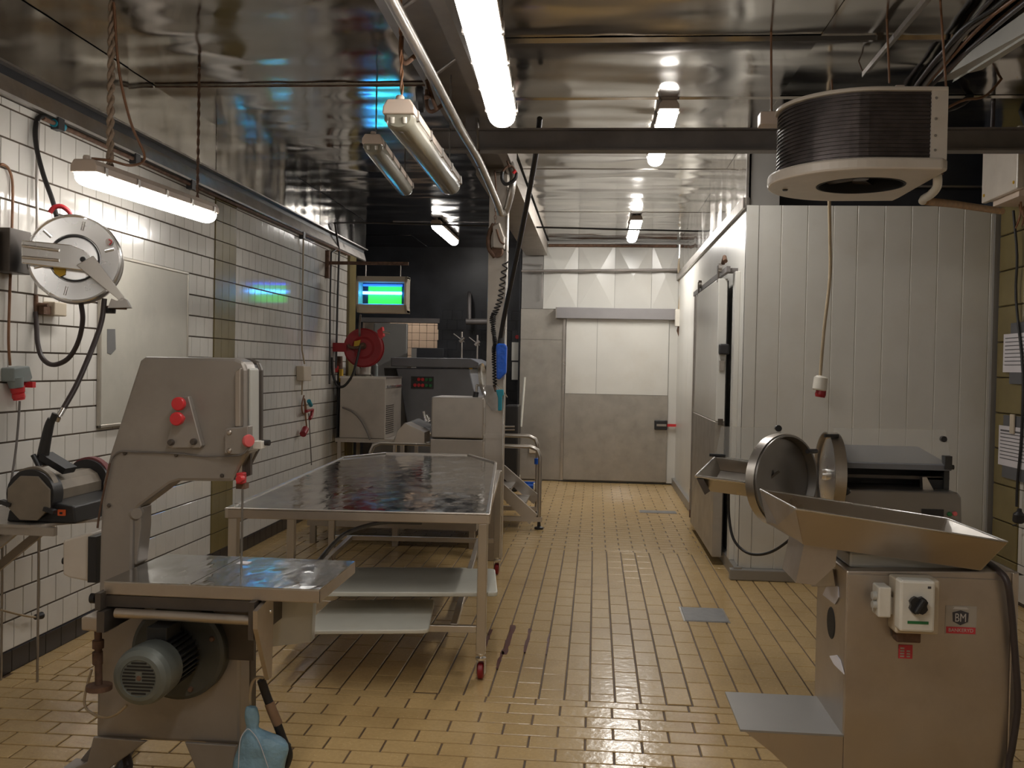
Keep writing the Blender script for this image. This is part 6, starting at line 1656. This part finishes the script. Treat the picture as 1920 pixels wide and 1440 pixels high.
dp = thing('drain_pipe', 'white elbow drain pipe leading to an orange-brown pipe', 'pipe', (1.713,5.1,2.58))
MB().tube([(1.682,5,2.628), (1.686,5,2.594), (1.699,5.05,2.566), (1.704,5.15,2.549), (1.721,5.3,2.556), (1.729,5.35,2.55)], 0.022, 12, smooth=4).build('elbow', 'white_plastic', dp)
MB().lathe([(0, 0), (0.028, 0), (0.028, 0.02), (0, 0.02)], (1.683,5,2.62), (0, 0, 1), 14).build('collar', 'rust', dp)
MB().tube([(1.76,5.4,2.559), (2.091,5.9,2.629), (2.638,6.6,2.705)], 0.022, 12).build('outlet_pipe', 'wood', dp)

# electrical box on the right wall
el = thing('electrical_box', 'large cream electrical box high on the right wall', 'electrical box', (2.9, 6.6, 2.5))
EZ0, EZ1 = (2.76,7.235,2.878)[2], (2.76,7.263,3.276)[2]
EY0, EY1 = (2.76,6.682,3.058)[1], (2.76,7.256,3.182)[1]
MB().box(2.80, XR - 0.006, EY0, EY1, EZ0, EZ1).build('box', 'cooler_white', el, bevel=0.008)
MB().box(2.76, 2.80, EY0 - 0.01, EY1 + 0.01, EZ0 - 0.01, EZ1 + 0.01).build('lid', 'cooler_white', el, bevel=0.008)
for y_ in (EY0 + 0.04, EY1 - 0.04):
    for z_ in (EZ0 + 0.04, EZ1 - 0.04):
        MB().lathe([(0, 0.008), (0.010, 0.006), (0.012, 0)], (2.76, y_, z_), (-1, 0, 0), 10).build('lid_screw', 'yellow_label', el)
MB().box(2.80, XR, EY0 + 0.05, EY1 - 0.1, EZ0 - 0.05, EZ0).build('cable_plate', 'lamp_housing', el)
mess = MB()
rnd = random.Random(11)
for k in range(6):
    y_ = EY0 + 0.08 + 0.06 * k
    mess.tube([(2.9 + 0.02 * (k % 3), y_, EZ0 - 0.04), (2.93, y_ + rnd.uniform(-0.05, 0.05), EZ0 - 0.14), (2.96, y_ + rnd.uniform(-0.15, 0.1), EZ0 - 0.2), (2.99, y_ + rnd.uniform(-0.1, 0.1), EZ0 - 0.1), (3.0, y_, EZ0)], 0.006, 6, smooth=4)
mess.build('cable_tails', 'cable_brown', el)
cab1 = [(2.95,7.18,2.805), (2.97,7.145,2.477), (2.98,7.166,2.176), (2.98,7.019,1.643), (2.98,7.015,1.195), (2.98,7.055,0.891), (2.98,7.059,0.702)]
pc = thing('plug_cable', 'black cable with a plug hanging down the right wall', 'cable', (2.97,7.014,0.633))
MB().tube(cab1, 0.010, 8, smooth=4).build('cord', 'black_rubber', pc)
MB().lathe([(0, 0.075), (0.014, 0.07), (0.018, 0.05), (0.038, 0.03), (0.040, -0.02), (0.03, -0.03), (0, -0.03)], (2.96,6.973,0.631), (0, -0.15, 1), 16).build('plug', 'black_plastic', pc)
MB().tube([(2.96,7.004,0.582), (2.96,7.063,0.568)], 0.006, 6).build('pin', 'black_plastic', pc)

# notices
def notice(label, ya, yb, za, zb, ta, tb_, tz0, tz1, lines, title):
    r_ = thing('notice', label, 'notice', (XR - 0.03, (ya + yb) / 2, za), 'paper notices on the right wall')
    MB().box(XR - 0.034, XR - 0.024, ya, yb, za, zb).build('folder', 'folder_grey', r_)
    sh = MB().box(XR - 0.037, XR - 0.0335, ta, tb_, tz0, tz1).build('sheet', 'paper', r_)
    rnd = random.Random(len(label))
    hgt_ = tz1 - tz0
    for i in range(lines):
        z_ = tz1 - hgt_ * (0.10 + 0.8 * i / lines)
        w = (tb_ - ta) * rnd.uniform(0.35, 0.9)
        MB().box(XR - 0.0385, XR - 0.0365, tb_ - 0.03 - w, tb_ - 0.03, z_ - (0.012 if (i == 0 and title) else 0.006), z_).build('text_line', 'ink', sh)
    return r_
n1a, n1b = (3,7.448,1.999), (3,7.401,1.579)
notice('upper printed notice in a grey folder on the right wall', 6.55, 7.28, (3,7.4,1.567)[2], (3,7.43,2.006)[2], 6.62, (3,7.388,1.799)[1], (3,7.377,1.65)[2], (3,7.396,1.929)[2], 8, False)
notice('lower printed notice in a grey folder with a paper clip', 6.5, 7.36, (3,7.428,0.88)[2], (3,7.431,1.337)[2], 6.56, (3,7.426,1.127)[1], (3,7.425,0.968)[2], (3,7.426,1.258)[2], 9, True)
tag(MB().obox((2.985,7.18,1.279), (0.012, 0.07, 0.14)).build('peg', 'cream_plastic', bevel=0.004), 'cream peg clipped to the lower notice', 'peg')

# cable tray and cable bundles at the top right
ct = thing('cable_tray', 'pale metal cable tray running along the top of the right wall', 'cable tray', (2.7, 5.5, 3.1))
A0, A1 = Vector((2.105,6.9,3.527)), Vector((1.871,4.2,3.217))
B0, B1 = Vector((2.265,6.9,3.545)), Vector((1.874,4.2,3.107))
A0z = max(A0.z, 3.0)
MB().slab([A0, B0, B1, A1], 0.012).build('tray_side', 'tray_white', ct)
MB().slab([A0 + Vector((0, 0, 0)), A1, A1 + Vector((0.22, 0, 0.02)), A0 + Vector((0.22, 0, 0.02))], 0.006).build('tray_base', 'tray_white', ct)
for i, (lab, m, dx, dz, r_) in enumerate((('lowest dark cable in the bundle along the right tray', 'hose_brown', 0.0, 0.00, 0.012), ('brown cable in the bundle along the right tray', 'cable_brown', -0.03, 0.03, 0.010), ('grey cable in the bundle along the right tray', 'cable_grey', -0.05, 0.05, 0.013), ('black cable in the bundle along the right tray', 'black_rubber', -0.08, 0.04, 0.012), ('orange-brown cable in the bundle along the right tray', 'cable_brown', 0.02, 0.05, 0.008), ('uppermost dark cable in the bundle along the right tray', 'hose_brown', -0.10, 0.07, 0.011))):
    rnd = random.Random(60 + i)
    pts = []
    for k in range(7):
        q = A0.lerp(A1, k / 6.0) + Vector((dx - 0.03 + rnd.uniform(-0.02, 0.02), 0, dz + 0.02 + rnd.uniform(-0.012, 0.012)))
        q.z = min(q.z, ZC - 0.05)
        pts.append(q)
    strand('tray_cable', lab, 'cable', pts, r_, m, smooth=5, group='cables along the right tray')
ag = thing('angle_bar', 'loose steel angle bar hanging slanted below the right ceiling', 'bar', (1.629,6.2,3.5))
P0_, P1_ = Vector((1.504,5.75,3.363)), Vector((1.448,4.45,3.332))
P1_.z = min(P1_.z, ZC - 0.06)
MB().slab([P0_, P1_, P1_ + Vector((0.04, 0, 0)), P0_ + Vector((0.03, 0, 0))], 0.006).slab([P0_, P1_, P1_ + Vector((0, 0.0, -0.03)), P0_ + Vector((0, 0, -0.03))], 0.005).build('angle', 'galvanised', ag)
MB().tube([P0_, (P0_.x - 0.02, P0_.y + 0.02, ZC)], 0.004, 6).build('tie_wire', 'rust', ag)
MB().tube([P1_, (P1_.x, P1_.y, ZC)], 0.004, 6).build('tie_wire', 'rust', ag)
strand('sagging_cable', 'orange cable sagging from the wall to the ceiling cooler', 'cable', [(1.66, 5.25, 2.93), (1.998,5.6,3.151), (2.293,6,3.298), (2.523,6.2,3.543), (2.63,6.2,3.64), (3.0, 6.3, 3.25)], 0.008, 'cable_brown', smooth=5)
strand('sagging_cable', 'thick black cable sagging behind the ceiling cooler', 'cable', [(1.75, 6.3, 3.2), (2.251,6.4,3.337), (2.487,6.6,3.529), (2.717,6.8,3.658), (3.0, 6.9, 3.1)], 0.022, 'black_rubber', smooth=5)
strand('drop_cable', 'dark cable dropping to the electrical box', 'cable', [(2.472,6.4,3.876), (2.537,6.5,3.706), (2.567,6.6,3.459), (2.564,6.6,3.173)], 0.014, 'hose_brown', smooth=4)
